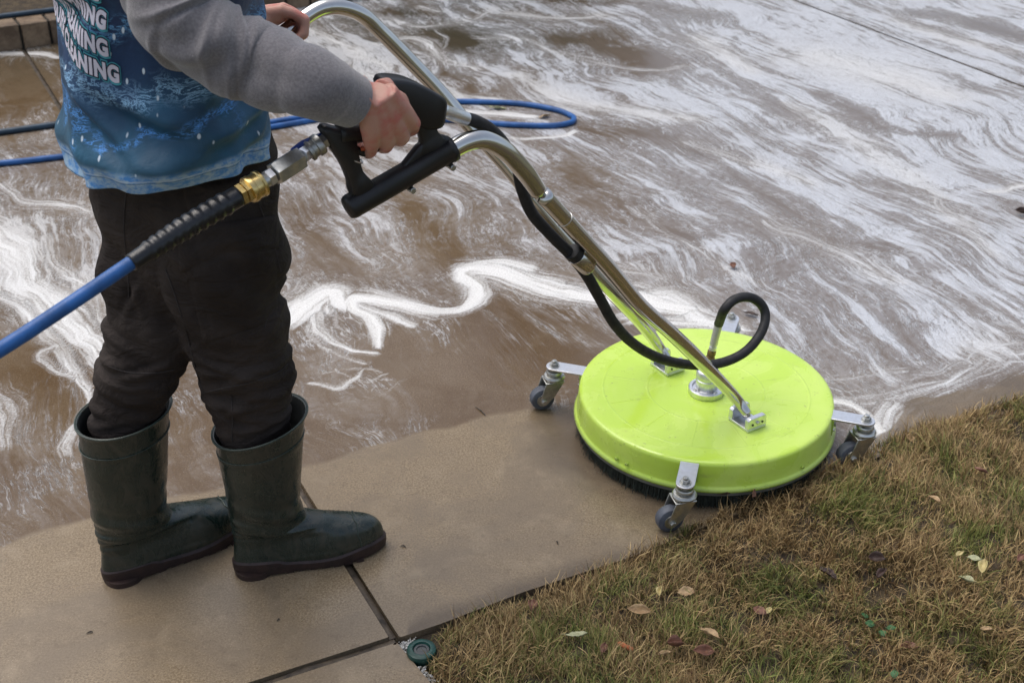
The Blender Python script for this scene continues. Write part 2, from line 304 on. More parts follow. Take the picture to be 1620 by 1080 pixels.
def fields(X, Y):
    X0, Y0 = X, Y
    wx = .05*vnoise(X, Y, 7, 1)+.016*vnoise(X, Y, 20, 2)+.004*vnoise(X, Y, 60, 3); wy = .05*vnoise(X, Y, 7, 4)+.016*vnoise(X, Y, 20, 5)+.004*vnoise(X, Y, 60, 6)
    num = np.zeros_like(X); den = np.zeros_like(X)
    for cx, cy, v in COV:
        u = (X-cx)*DJ.x+(Y-cy)*DJ.y; w = (X-cx)*NJ.x+(Y-cy)*NJ.y
        s = .05*max(1, cy/2.2)
        k = 1/((u/1.6)**2 + w*w + s*s)**1.6; num += k*v; den += k
    cov = num/den
    wob = .010*np.sin(X*23+Y*7)+.006*np.sin(X*61-Y*31)
    d1, _, _ = polyd(X, Y, CLEAN); wob = wob+.020*vnoise(X, Y, 11, 51)+.005*vnoise(X, Y, 60, 52); clean = np.clip((-(d1+wob*.6))/.012+.5, 0, 1)
    d2, _, _ = polyd(X, Y, CLEAN2); clean = np.where(X > CLEAN2[0][0], np.clip((-(d2+wob))/.03+.5, 0, 1), clean)
    # washed circle under the machine
    def strokes(lst, aniso):
        st = np.zeros_like(X); su = np.zeros_like(X); sv = np.zeros_like(X)
        for pts, amp in lst:
            q = []
            for (x, y, w) in pts:
                p = at(x, y); q.append((Vector((p.x, p.y, 0)), (w*.80+1.5)*depth(p)/CF))
            a, b = spline([i[0] for i in q], [i[1] for i in q], 4); acc = 0
            x0 = min(p.x for p in a)-.4; x1 = max(p.x for p in a)+.4; y0 = min(p.y for p in a)-.4; y1 = max(p.y for p in a)+.4
            I = np.nonzero((X > x0) & (X < x1) & (Y > y0) & (Y < y1))[0]
            if not len(I): continue
            xs, ys = X[I]+wx[I], Y[I]+wy[I]; bs = np.zeros_like(xs); bu = np.zeros_like(xs); bv = np.zeros_like(xs)
            for i in range(len(a)-1):
                dx, dy = a[i+1].x-a[i].x, a[i+1].y-a[i].y; L = math.hypot(dx, dy)+1e-9
                tt = np.clip(((xs-a[i].x)*dx+(ys-a[i].y)*dy)/L/L, 0, 1); ex = xs-a[i].x-dx*tt; ey = ys-a[i].y-dy*tt
                d = np.hypot(ex, ey); w = b[i]*(1-tt)+b[i+1]*tt; s_ = np.exp(-(d/(w*1.30))**1.7)*amp; m = s_ > bs
                bs[m] = s_[m]; bu[m] = (acc+tt*L)[m]; bv[m] = ((ex*-dy+ey*dx)/L)[m]; acc += L
            m = bs > st[I]; J = I[m]; st[J] = bs[m]; su[J] = bu[m]; sv[J] = bv[m]
        return st, su, sv
    st, su, sv = strokes(STR, 0); ng, _, _ = strokes(NEG, 0); cov = cov-ng
    de, _, _ = polyd(X, Y, EDGE); de = np.abs(de)
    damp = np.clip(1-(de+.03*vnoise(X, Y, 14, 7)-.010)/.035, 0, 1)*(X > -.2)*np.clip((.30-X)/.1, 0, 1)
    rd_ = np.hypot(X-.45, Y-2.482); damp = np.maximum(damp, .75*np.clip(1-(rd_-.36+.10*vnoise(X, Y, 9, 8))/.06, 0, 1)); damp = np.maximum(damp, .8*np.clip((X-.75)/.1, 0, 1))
    return cov, st, su, sv, clean, damp
# spacing grows with distance
def axis_y(a, b, s0):
    o = [a]
    while o[-1] < b: o.append(o[-1] + s0*max(1, min(3.0, (o[-1]/2.0)**1.25)))
    return np.array(o)
def slab(cons, x0, x1, y0, y1, sx, sy, outline, mat):
    xs = np.arange(x0, x1+sx, sx); ys = axis_y(y0, y1, sy); X, Y = np.meshgrid(xs, ys); nx, ny = len(xs), len(ys)
    X = X.ravel().copy(); Y = Y.ravel().copy(); bad = np.zeros(X.shape, bool); h = sx*3.2
    for c in cons:
        d, cx, cy = sdc(c, X, Y); bad |= d < -h; m = (d < 0) & (d > -h*1.6); X[m] = cx[m]; Y[m] = cy[m]
    i = np.arange(nx*ny).reshape(ny, nx); q = np.stack([i[:-1, :-1], i[:-1, 1:], i[1:, 1:], i[1:, :-1]], -1).reshape(-1, 4)
    q = q[~bad[q].any(1)]
    used = np.unique(q); mp = -np.ones(nx*ny, int); mp[used] = np.arange(len(used)); q = mp[q]; X = X[used]; Y = Y[used]
    A = np.stack([X[q], Y[q]], -1); ar = .5*np.abs((A[:,0,0]-A[:,2,0])*(A[:,1,1]-A[:,3,1])-(A[:,1,0]-A[:,3,0])*(A[:,0,1]-A[:,2,1])); q = q[ar > 1e-8]
    nv = len(X); Z = np.zeros(nv)
    me = bpy.data.meshes.new('slab'); rib = []
    V = np.stack([X, Y, Z], 1)
    ol = [(a, b) for a, b in outline]; base = nv
    ex = np.array([[a, b, z] for a, b in ol for z in (0, -.09)]) if ol else np.zeros((0, 3))
    V = np.vstack([V, ex]); Q = np.vstack([q, np.array([[base+2*k, base+2*k+2, base+2*k+3, base+2*k+1] for k in range(len(ol)-1)]).reshape(-1, 4)]) if ol else q
    me.vertices.add(len(V)); me.vertices.foreach_set('co', V.astype('f').ravel())
    me.loops.add(Q.size); me.loops.foreach_set('vertex_index', Q.astype('i').ravel())
    me.polygons.add(len(Q)); me.polygons.foreach_set('loop_start', np.arange(0, Q.size, 4, dtype='i')); me.polygons.foreach_set('loop_total', np.full(len(Q), 4, dtype='i'))
    me.update(calc_edges=True)
    F_ = fields(V[:, 0].copy(), V[:, 1].copy())
    for nm, f in zip(('cov', 'stroke', 'su', 'sv', 'clean', 'damp'), F_):
        a = me.attributes.new(nm, 'FLOAT', 'POINT'); a.data.foreach_set('value', f.astype('f'))
    o = link('driveway_slab', me, mat, None, False); o['kind'] = 'structure'; return o

t = NT('wet_concrete_foam'); o = t.obj(); sp = t.sep(o)
U = t.math('ADD', t.math('MULTIPLY', sp[0], DJ.x), t.math('MULTIPLY', sp[1], DJ.y)); V_ = t.math('ADD', t.math('MULTIPLY', sp[0], NJ.x), t.math('MULTIPLY', sp[1], NJ.y))
# layered domain warping gives marbled flow
flat = t.comb(U, V_, 0.0)
def warp(vec, scale, amp, det=2, rough=.5, ax=(1, 1)):
    nn = t.noise(vec, scale, det, rough)[1]; d = t.vmath('SUBTRACT', nn, (.5, .5, .5)); return t.vmath('ADD', vec, t.vmath('MULTIPLY', d, (amp*ax[0], amp*ax[1], 0)))
w1 = warp(flat, 1.0, .62, 2, .5, (1, .8)); w2 = warp(w1, 2.6, .17, 2, .5, (1, .8)); w3 = warp(w2, 8.0, .032, 2)
st1 = t.noise(t.vmath('MULTIPLY', w3, (1.0, 5.6, 1)), 1.5, 8, .66)[0]
st2 = t.noise(t.vmath('MULTIPLY', w3, (2.4, 22, 1)), 1.7, 6, .64)[0]
st3 = t.noise(t.vmath('MULTIPLY', w3, (6.0, 55, 1)), 1.5, 4, .6)[0]
iso = t.noise(w3, 5.0, 7, .65)[0]; fine = t.noise(o, 130, 5, .7)[0]
att = {k: t.attr(k)[2] for k in ('cov', 'stroke', 'su', 'sv', 'clean', 'damp')}
fl = t.math('ADD', t.math('MULTIPLY', st1, .48), t.math('ADD', t.math('MULTIPLY', st2, .27), t.math('ADD', t.math('MULTIPLY', iso, .17), t.math('MULTIPLY', st3, .12))))
fl = t.math('ADD', t.math('MULTIPLY', t.math('SUBTRACT', fl, .52), 2.6), .5)
thr = t.math('SUBTRACT', .96, t.math('MULTIPLY', att['cov'], 1.02))
soft = t.math('SUBTRACT', fl, thr)
iso2 = t.noise(t.vmath('MULTIPLY', warp(w3, 6, .07, 2), (.8, 2.6, 1)), 2.2, 5, .6)[0]
def lines(x, per, w):
    f = t.math('ABSOLUTE', t.math('SUBTRACT', t.math('FRACT', t.math('MULTIPLY', x, per)), .5)); return t.mr(f, .0, w, 1, 0)
body = t.math('MULTIPLY', t.mr(soft, .0, .20), .86)
cut = t.math('MAXIMUM', lines(st1, 16.0, .07), lines(iso2, 17.0, .06)); body = t.math('MULTIPLY', body, t.math('SUBTRACT', 1.0, t.math('MULTIPLY', cut, t.mr(iso, .35, .65, .75, .25))))
film = t.mr(soft, -.35, .25, 0, .36, False)
fil = t.math('MAXIMUM', t.math('MAXIMUM', lines(st1, 10.0, .12), t.math('MULTIPLY', lines(iso2, 11.0, .10), .85)), t.math('MULTIPLY', lines(st2, 7.0, .14), .75))
fil = t.math('MULTIPLY', fil, t.mr(t.math('ADD', soft, t.math('MULTIPLY', t.math('SUBTRACT', iso, .5), 1.6)), -.40, .04, 0, .80))
brk = t.mr(t.noise(w3, 46, 4, .7)[0], .34, .56, .25, 1)
bubb = t.mr(t.vor(w3, 85)[0], .15, .5, 1.0, .88); thin = t.math('MULTIPLY', t.math('MAXIMUM', fil, film), brk); body = t.math('MULTIPLY', body, bubb)
# strokes, streaked along their own course
stv = t.comb(t.math('MULTIPLY', att['su'], 4.0), t.math('MULTIPLY', att['sv'], 62.0), 0.0)
sw = warp(stv, .8, 1.5, 3)
sn = t.noise(sw, 1.0, 5, .6)[0]
sk = t.mr(t.math('ADD', att['stroke'], t.math('ADD', t.math('MULTIPLY', t.math('SUBTRACT', sn, .5), 1.7), t.math('MULTIPLY', t.math('SUBTRACT', fine, .5), .8))), .16, 1.0, 0, 1)
sk = t.math('MULTIPLY', sk, t.mr(att['stroke'], .04, .22))
foam = t.math('MAXIMUM', thin, body)
gr = t.math('ADD', .78, t.math('MULTIPLY', fine, .45)); foam = t.math('MULTIPLY', foam, gr, clamp=True)
dirty = t.math('SUBTRACT', 1.0, att['clean'])
foam = t.math('MULTIPLY', foam, t.mr(att['cov'], -.02, .14)); foam = t.math('MULTIPLY', foam, t.mr(dirty, .2, .8))
foam = t.math('MAXIMUM', foam, t.math('MULTIPLY', sk, t.mr(dirty, 0, .3, .15, 1)), clamp=True)
# concrete
g1 = t.noise(o, 230, 5, .85)[0]; g2 = t.noise(o, 3.4, 7, .62, .7)[0]; g3 = t.noise(o, 38, 5, .7)[0]; g4 = t.noise(t.mapping(o, (1, 1, 1), (0, 0, 1)), 11, 6, .68, .4)[0]
sand = t.mix(t.mr(g1, .36, .64), (.125, .088, .050), (.310, .240, .152)); sand = t.mix(t.mr(g2, .38, .66, 0, .75), sand, (.165, .128, .088)); sand = t.mix(t.mr(g4, .50, .72, 0, .5), sand, (.285, .225, .150)); sand = t.mix(t.mr(g3, .52, .78, 0, .55), sand, (.095, .067, .041))
pit = t.mr(t.vor(o, 150)[0], .06, .16, 1, 0); pit = t.math('MULTIPLY', pit, t.mr(g3, .42, .6)); sand = t.mix(t.math('MULTIPLY', pit, .8), sand, (.045, .032, .022))
grain = t.mr(t.vor(t.mapping(o, loc=(3, 1, 0)), 190)[0], .06, .17, 1, 0); sand = t.mix(t.math('MULTIPLY', grain, t.mr(g4, .4, .65, .2, .75)), sand, (.46, .38, .27))
mudn = t.noise(w2, 2.6, 6, .6)[0]
mud = t.mix(t.mr(mudn, .38, .66), (.118, .074, .036), (.180, .130, .080)); mud = t.mix(t.mr(g1, .4, .62, 0, .70), mud, (.075, .047, .025)); mud = t.mix(t.math('MULTIPLY', grain, .55), mud, (.40, .34, .26)); mud = t.mix(t.mr(g4, .48, .66, 0, .35), mud, (.17, .128, .085)); mud = t.mix(t.mr(st2, .55, .8, 0, .5), mud, (.080, .047, .023))
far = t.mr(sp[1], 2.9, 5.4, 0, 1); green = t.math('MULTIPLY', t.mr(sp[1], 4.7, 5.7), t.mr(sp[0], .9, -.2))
rgt = t.mr(t.math('ADD', sp[0], t.math('MULTIPLY', sp[1], .35)), .9, 2.1, 0, .7)  # sky reflection tinted into mud and foam colour towards the right
mud = t.mix(rgt, mud, (.140, .114, .094))
mud = t.mix(t.math('MULTIPLY', green, t.mr(st1, .35, .6, .45, .85)), mud, (.040, .036, .022))  # dark greenish tree reflection painted into the far left mud
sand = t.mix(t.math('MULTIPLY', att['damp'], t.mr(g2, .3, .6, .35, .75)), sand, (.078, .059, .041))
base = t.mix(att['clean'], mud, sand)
fcol = t.mix(att['stroke'], t.mix(rgt, (.60, .61, .62), (.64, .70, .78)), (.80, .80, .77))
bub = t.noise(o, 240, 4, .7)[0]; fcol = t.mix(t.mr(bub, .35, .62, .55, 0), fcol, (.36, .33, .30))
col = t.mix(foam, base, fcol)
wet = t.mr(t.noise(w2, 2.2, 4, .6)[0], .35, .65)
rd = t.math('ADD', t.math('MULTIPLY', wet, .14), .06); rc = t.math('ADD', t.math('MULTIPLY', g2, .35), t.math('SUBTRACT', .11, t.math('MULTIPLY', att['damp'], .06)))
rough = t.n('Mix', data_type='FLOAT'); t.l(att['clean'], rough.inputs[0]); t.l(rd, rough.inputs[2]); t.l(rc, rough.inputs[3])
rough = t.math('ADD', rough.outputs[0], t.math('MULTIPLY', foam, .28))
t.set(Base_Color=col, Roughness=rough, IOR=1.40)
hgt = t.math('ADD', t.math('MULTIPLY', foam, .9), t.math('MULTIPLY', t.math('MULTIPLY', g1, att['clean']), .16)); hgt = t.math('ADD', hgt, t.math('MULTIPLY', bub, t.math('MULTIPLY', foam, .3)))
b0 = t.bump(t.math('MULTIPLY', t.noise(t.vmath('MULTIPLY', w2, (1, 2.2, 1)), 14, 3)[0], dirty), .0016, .5)
t.bump(hgt, .0022, .8, b0); M['drive'] = t.m
# washed slab side colour is the same material (clean = 1 there)

c_J_r = hp(CN.x, CN.y, NJ.x, NJ.y, .009); c_J_l = hp(CN.x, CN.y, -NJ.x, -NJ.y, .009)
nE = Vector((-E1D.y, E1D.x)); nE = nE if nE.y > 0 else -nE
c_E_up = hp(CN.x, CN.y, nE.x, nE.y, .010); c_E_dn = hp(CN.x, CN.y, -nE.x, -nE.y, .010)
FARJ = Vector((1.394, 6.261)); c_F_n = hp(FARJ.x, FARJ.y, -NJ.x, -NJ.y, .007); c_F_f = hp(FARJ.x, FARJ.y, NJ.x, NJ.y, .007)
EP = [(a, b) for a, b in EDGE]
edgeA = [(CN.x+NJ.x*.009-.02, CN.y+.004-.012)] + EP
lineJ = lambda s, w: [(CN.x+DJ.x*k+NJ.x*w, CN.y+DJ.y*k+NJ.y*w) for k in s]
slab([c_J_r, c_F_n, ('p', edgeA)], -3.7, 3.6, 1.7, 8.0, .0065, .0052, lineJ((7, 0), .009) + EP, M['drive'])
slab([c_J_l, c_E_up], -3.8, -.1, .9, 8.0, .008, .0075, [(CN.x+E1D.x*5+nE.x*.01, CN.y+E1D.y*5+nE.y*.01), (CN.x-NJ.x*.009+nE.x*.01, CN.y-NJ.y*.009+nE.y*.01)] + lineJ((0.02, 7), -.009), M['drive'])
BR = [tuple(P2(690, 1090)), tuple(P2(640, 1030))]; bd = Vector(BR[0])-Vector(BR[1]); bd.normalize(); nb = Vector((-abs(bd.y), -abs(bd.x)))
cB = hp(BR[1][0], BR[1][1], nb.x, nb.y, 0)
slab([c_E_dn, cB], -2.2, .6, .3, 1.85, .01, .01, [(BR[1][0]+bd.x*2, BR[1][1]+bd.y*2), (BR[1][0], BR[1][1]), (CN.x+E1D.x*.02-nE.x*.01, CN.y+E1D.y*.02-nE.y*.01), (CN.x+E1D.x*3-nE.x*.01, CN.y+E1D.y*3-nE.y*.01)], M['drive'])
slab([c_F_f], -3.0, 4.4, 2.6, 8.0, .014, .012, lineJ((0, 1), 0)[:0] or [(FARJ.x+NJ.x*.004+DJ.x*k, FARJ.y+NJ.y*.004+DJ.y*k) for k in (3, -5)], M['drive'])
# joint boards
def board(p, q, w, z0, z1, name='expansion_joint', seg=60):
    p = Vector(p); q = Vector(q); d = (q-p); n = Vector((-d.y, d.x)).normalized(); m = MB(); rs = []
    for i in range(seg+1):
        c = p+d*(i/seg); j = .0022*mnoise.noise(Vector((c.x*30, c.y*30, 0))); k = .003*mnoise.noise(Vector((c.x*12, c.y*12, 5)))
        a = c+n*(w/2+j-.0006); b = c-n*(w/2-j-.0006); zz = z1+k
        rs.append([(a.x, a.y, z0), (a.x, a.y, zz-.002), (a.x*.7+b.x*.3, a.y*.7+b.y*.3, zz), (b.x*.7+a.x*.3, b.y*.7+a.y*.3, zz-.001), (b.x, b.y, zz-.003), (b.x, b.y, z0)])
    o = m.rings(rs).build(name, M['wood']); o['kind'] = 'structure'; return o
board(CN+DJ*.01, CN+DJ*6.5, .0165, -.06, -.006, seg=300); board(CN+E1D*.0, CN+E1D*4, .019, -.06, -.005, seg=200)
board(FARJ+DJ*1.5, FARJ-DJ*5, .012, -.06, -.006, seg=60)
# lawn soil, far ground, hillside-less horizon sheet
t = NT('soil'); o = t.obj(); n = t.noise(o, 30, 6, .7)
t.set(Base_Color=t.mix(t.mr(n[0], .35, .65), (.025, .017, .010), (.085, .060, .030)), Roughness=.9); t.bump(t.noise(o, 90, 5)[0], .01); M['soil'] = t.m
t = NT('far_grass'); o = t.obj(); n = t.noise(o, 3, 6, .7)
t.set(Base_Color=t.mix(t.mr(n[0], .35, .65), (.06, .07, .025), (.12, .10, .05)), Roughness=.95); M['fargrass'] = t.m
mb = MB(); mb.add([(-300, -300, -.12), (300, -300, -.12), (300, 300, -.12), (-300, 300, -.12)], [(0, 1, 2, 3)])
g = mb.build('ground', M['fargrass']); g['kind'] = 'structure'
GE = [P2(690, 1100), P2(668, 1040), P2(676, 1008), P2(700, 992), P2(760, 967), P2(850, 938), P2(940, 906), P2(1040, 862), P2(1110, 828), P2(1200, 786), P2(1290, 752), P2(1380, 708), P2(1440, 684), P2(1520, 659), P2(1620, 630), (1.9, 2.945), (2.7, 3.32), (4.2, 3.92)]
GEn = np.array(GE)
def lawn_z(x, y):
    d, _, _ = polyd(np.atleast_1d(np.asarray(x, float)), np.atleast_1d(np.asarray(y, float)), GE); d = -d
    return -.014 + .024*np.clip(d/.08, 0, 1) + .012*np.sin(x*9+1.3)*np.cos(y*8) * np.clip(d/.2, 0, 1) + .008*np.sin(x*23+y*17)*np.clip(d/.1, 0, 1)
xs = np.linspace(-.4, 4.4, 240); ys = np.linspace(.4, 4.0, 200); X, Y = np.meshgrid(xs, ys); X = X.ravel(); Y = Y.ravel()
d, cx, cy = polyd(X, Y, [(EDGE[0][0]-.02, 1.3)] + [(a, b) for a, b in EDGE[0:1]] + [(a, b-.004) for a, b in EDGE[1:]])
Z = lawn_z(X, Y); i = np.arange(len(X)).reshape(200, 240); q = np.stack([i[:-1, :-1], i[:-1, 1:], i[1:, 1:], i[1:, :-1]], -1).reshape(-1, 4)
dd = d.copy(); m = (dd > 0) & (dd < .05); X[m] = cx[m]; Y[m] = cy[m]; q = q[(dd[q] < .05).all(1)]
# keep clear of the small front slab
xb = (X-BR[1][0])*nb.x+(Y-BR[1][1])*nb.y; inB = (xb > 0.02) & (Y < 1.78); q = q[~inB[q].all(1)]; Z = np.where(xb > -.03, np.minimum(Z, -.03), Z)
me = bpy.data.meshes.new('lawn_soil'); me.from_pydata(np.stack([X, Y, Z], 1).tolist(), [], q.tolist()); me.update()
o = link('lawn_soil', me, M['soil']); o['kind'] = 'structure'
# grass blades
def grass(N):
    # denser where the camera sees it
    x = rng.uniform(-.25, 2.6, N*3); y = rng.uniform(1.25, 3.3, N*3); d, _, _ = polyd(x, y, GE); xb = (x-BR[1][0])*nb.x+(y-BR[1][1])*nb.y
    keep = (d < .0) & ((d > -1.6)) & ~((xb > -.008) & (y < 1.79)) & (np.hypot(x+.169, y-1.76) > .034)
    vis = (np.abs(x) < (y*.863+.85)*.42) & (y > 1.6); keep &= vis | (rng.random(N*3) < .25)
    # bare spots
    bare = vnoise(x, y, 22, 31)+.6*vnoise(x, y, 50, 32); keep &= ~((bare > .38) & (rng.random(N*3) < .85)); keep &= ~((bare > .22) & (rng.random(N*3) < .4))
    x = x[keep][:N]; y = y[keep][:N]; d = -d[keep][:N]; n = len(x); z = lawn_z(x, y)-.004; dE, _, _ = polyd(x, y, EDGE); z = np.where(dE > -.004, np.maximum(z, .0), z)
    cl = np.clip(.5+1.1*vnoise(x, y, 14, 21)+.8*vnoise(x, y, 31, 22), 0, 1)
    L = rng.gamma(5, .0062, n)*(.55+.75*cl); L = np.clip(L, .008, .070); L *= np.clip(.8+d/.08, .8, 1)
    az = rng.uniform(0, 2*np.pi, n) + 0; az = np.where(rng.random(n) < .45, 1.9*np.sin(x*5+y*4)+rng.normal(0, .8, n), az)
    lean = np.clip(rng.normal(.85, .35, n), .1, 1.45); lean = np.where(d < .03, np.minimum(lean, 1.0), lean); curl = rng.normal(.5, .5, n)
    w = rng.uniform(.0005, .0012, n); K = 4
    P = np.zeros((n, K+1, 3)); P[:, 0] = np.stack([x, y, z], 1); an = lean*.35; azz = az.copy()
    for k in range(K):
        st = L/K; P[:, k+1, 0] = P[:, k, 0]+np.sin(an)*np.cos(azz)*st; P[:, k+1, 1] = P[:, k, 1]+np.sin(an)*np.sin(azz)*st; P[:, k+1, 2] = P[:, k, 2]+np.cos(an)*st
        an = an+(lean*.65+curl*.5)/K*1.3; azz = azz+rng.normal(0, .35, n)
    sd = np.stack([-np.sin(az), np.cos(az), rng.normal(0, .5, n)], 1); sd /= np.linalg.norm(sd, axis=1)[:, None]
    wk = np.array([1, 1, .85, .6, .08]); A = P+sd[:, None]*(w[:, None]*wk[None])[:, :, None]; B = P-sd[:, None]*(w[:, None]*wk[None])[:, :, None]
    V = np.stack([A, B], 2).reshape(-1, 3); b = (np.arange(n)*(K+1)*2)[:, None]
    Q = np.concatenate([np.stack([b+2*k, b+2*k+1, b+2*k+3, b+2*k+2], -1).reshape(n, 1, 4) for k in range(K)], 1).reshape(-1, 4)
    me = bpy.data.meshes.new('grass'); me.vertices.add(len(V)); me.vertices.foreach_set('co', V.astype('f').ravel()); me.loops.add(Q.size); me.loops.foreach_set('vertex_index', Q.astype('i').ravel())
    me.polygons.add(len(Q)); me.polygons.foreach_set('loop_start', np.arange(0, Q.size, 4, dtype='i')); me.polygons.foreach_set('loop_total', np.full(len(Q), 4, dtype='i')); me.update(calc_edges=True)
    gp = .5+1.5*vnoise(x, y, 8, 41)+.9*vnoise(x, y, 21, 42); bias = np.clip((x-.35)*.28+(2.05-y)*.55, -.3, .6)
    gn = np.clip(rng.normal(.16, .20, n)+(gp-.5)*.55+.10+bias*.60, 0, 1); br = np.clip(rng.beta(1.3, 1.6, n)+.35*vnoise(x, y, 17, 43), 0, 1)
    for nm, f in (('greenness', gn), ('rnd', br)):
        a = me.attributes.new(nm, 'FLOAT', 'POINT'); a.data.foreach_set('value', np.repeat(f, (K+1)*2).astype('f'))
    return me
t = NT('grass_blades'); gn = t.attr('greenness')[2]; rd = t.attr('rnd')[2]
c = t.mix(t.mr(rd, 0, 1, 0, 1, False), (.085, .045, .016), (.60, .43, .20)); c = t.mix(t.mr(rd, .84, .97, 0, .85), c, (.16, .07, .035))
g2_ = t.mix(rd, (.045, .065, .012), (.27, .29, .075)); c = t.mix(t.mr(gn, .34, .75), c, g2_)
t.set(Base_Color=c, Roughness=.55, Specular_IOR_Level=.3, Subsurface_Weight=0.0); M['grass'] = t.m
o = link('grass', grass(190000), M['grass'], None, False); o['kind'] = 'stuff'; tag(o, 'matted tan and olive winter grass beside the driveway', 'grass')
# ------------------------------------------------------------------ brick edging and bed behind
a0 = at(85, 70); a1 = at(480, 12); bdir = (a1-a0).normalized(); bn = Vector((-bdir.y, bdir.x, 0))
b0 = a0 - bdir*1.1; L = 4.6; mb = MB(); k = 0; s = 0.0
t = NT('old_brick'); o = t.obj(); n = t.noise(o, 12, 5, .7); v = t.attr('tone')[2]
c = t.mix(t.mr(n[0], .35, .65), (.12, .075, .040), (.27, .19, .115)); c = t.mix(v, c, (.06, .045, .035))
t.set(Base_Color=c, Roughness=.6); t.bump(t.noise(o, 60, 5)[0], .004); M['brick'] = t.m
tones = []
while s < L:
    w = .112 + random.uniform(-.004, .004); j = random.uniform(-.003, .003)
    nv = len(mb.v)
    c = b0 + bdir*(s+w/2) + bn*(.10+j)
    mb.box((c.x, c.y, 0), w, .20, .112+random.uniform(-.002, .002), (bdir, bn, Vector((0, 0, 1))))
    for q in range(nv, len(mb.v)): x, y, z = mb.v[q]; mb.v[q] = (x, y, z+.052)
    tones += [random.random()*.8]*(len(mb.v)-nv); s += w+.011
er = empty('brick_edging', b0, 'low edging of upright brown bricks with dark joints at the top left', 'edging')
o = link('bricks', mb.mesh('bricks'), M['brick'], er, False); a = o.data.attributes.new('tone', 'FLOAT', 'POINT')
if len(a.data) == len(tones): a.data.foreach_set('value', tones)
b = o.modifiers.new('b', 'BEVEL'); b.width = .006; b.segments = 2
mb = MB(); c = b0+bdir*L/2+bn*.10; mb.box((c.x, c.y, .045), L, .18, .112, (bdir, bn, Vector((0, 0, 1)))); mb.build('mortar', simple('dark_mortar', (.03, .025, .018), .8), er, False)
bb = MB(); rs = []
for i in range(41):
    p = b0+bdir*(L*i/40); rs.append([tuple(p+bn*w_+Vector((0, 0, h+.03*mnoise.noise(Vector((p.x*3, w_*3, 0)))))) for w_, h in ((.205, -.1), (.205, .06), (.5, .07), (1.2, .08), (2.5, .1), (2.5, -.1))])
o = bb.rings(rs).build('planting_bed', M['soil']); o['kind'] = 'structure'

# ------------------------------------------------------------------ hoses on the ground
def ground_hose(name, pts, r, m, label, closed=False, g=None):
    P = [Vector((*P2(x, y), r + (e[0] if e else 0))) for x, y, *e in pts]
    for p in P: p.z += 0
    q = MB(); q.tube(P, r, 12, True, 10); return tag(q.build(name, m), label, 'hose', g)
ground_hose('garden_hose', [(-160, 276), (0, 263), (125, 249), (260, 232), (425, 206), (500, 193), (560, 180), (620, 170), (705, 165), (770, 165.5), (830, 169), (880, 178), (903, 187), (908, 193), (900, 199), (870, 203), (800, 201), (700, 193), (620, 190), (540, 190, .016), (480, 194, .012), (380, 206), (300, 216), (200, 214, .0)], .0105, M['bluehose'], 'bright blue hose lying in a long flat loop across the foamy driveway')
ground_hose('garden_hose', [(-160, 236), (-60, 221), (0, 214), (100, 200), (200, 186), (290, 160), (350, 110), (390, 60), (432, 22), (470, 8), (540, -8)], .0115, M['tealhose'], 'dark teal hose on the wet ground above the bright blue hose, left of the person')
P = [b0+bdir*s_+bn*(.10+.03*math.sin(s_*2.1))+Vector((0, 0, .118)) for s_ in (.2, .7, 1.1, 1.5, 2.2, 2.7)]
tag(MB().tube(P, .012, 12, True, 8).build('garden_hose', M['tealhose']), 'dark hose lying along the top of the brick edging', 'hose')

# ------------------------------------------------------------------ surface cleaner
DC = Vector((.450, 2.482, 0))
cl = empty('surface_cleaner', DC, 'round lime green surface cleaner with chrome handlebars and four casters', 'floor cleaner')
prof = [(.0, .1185), (.02, .1185), (.05, .1190), (.16, .1200), (.270, .1205), (.284, .1200), (.2895, .1185), (.2925, .1155), (.2940, .110), (.2960, .085), (.2975, .064), (.2985, .060), (.303, .0565), (.3045, .053), (.3035, .0495), (.300, .0485), (.294, .050), (.293, .055), (.291, .100), (.28, .112), (0.0, .113)]
deck = MB().rings([[Vector((DC.x+math.cos(a)*r, DC.y+math.sin(a)*r, h)) for a in (2*math.pi*j/160 for j in range(160))] for r, h in [(max(r, .001), h) for r, h in prof]], True).build('deck', M['lime'], cl, True, sharp=False)
# object-space materials need the deck centre at the origin
def recenter(o, c):
    c = Vector(c); mi = o.matrix_world.copy() if False else None
    o.data.transform(Matrix.Translation(-(c - (o.parent and Vector((0,0,0)) or Vector((0,0,0)))))); o.location = o.location + c if not o.parent else c
recenter(deck, (DC.x, DC.y, 0))
# trim strip under the lip
MB().rings([[Vector((DC.x+math.cos(a)*r, DC.y+math.sin(a)*r, h)) for a in (2*math.pi*j/120 for j in range(120))] for r, h in [(.299, .0482), (.3005, .0475), (.3000, .040), (.2955, .0395), (.295, .0475), (.299, .0482)]], False).build('trim_strip', simple('grey_rubber_trim', (.11, .115, .10), .5), cl)
# bristles
mb = MB(); vs = []; fs = []
for k in range(5200):
    a = random.uniform(0, 2*math.pi); r = random.uniform(.276, .292); sp_ = random.gauss(.002, .005); da = random.gauss(0, .012); w_ = .0011
    p0 = Vector((DC.x+math.cos(a)*r, DC.y+math.sin(a)*r, .044)); r2 = r+sp_; p1 = Vector((DC.x+math.cos(a+da)*r2, DC.y+math.sin(a+da)*r2, random.uniform(.0015, .009))); tn = Vector((-math.sin(a), math.cos(a), 0))*w_
    n = len(vs); vs += [p0-tn, p0+tn, p1+tn*.7, p1-tn*.7]; fs.append((n, n+1, n+2, n+3))
mb.add(vs, fs); mb.rings([[Vector((DC.x+math.cos(a)*r, DC.y+math.sin(a)*r, h)) for a in (2*math.pi*j/90 for j in range(90))] for r, h in [(.286, .05), (.288, .012), (.27, .012), (.27, .05)]], False)
mb.build('brush_skirt', M['bristle'], cl, False)
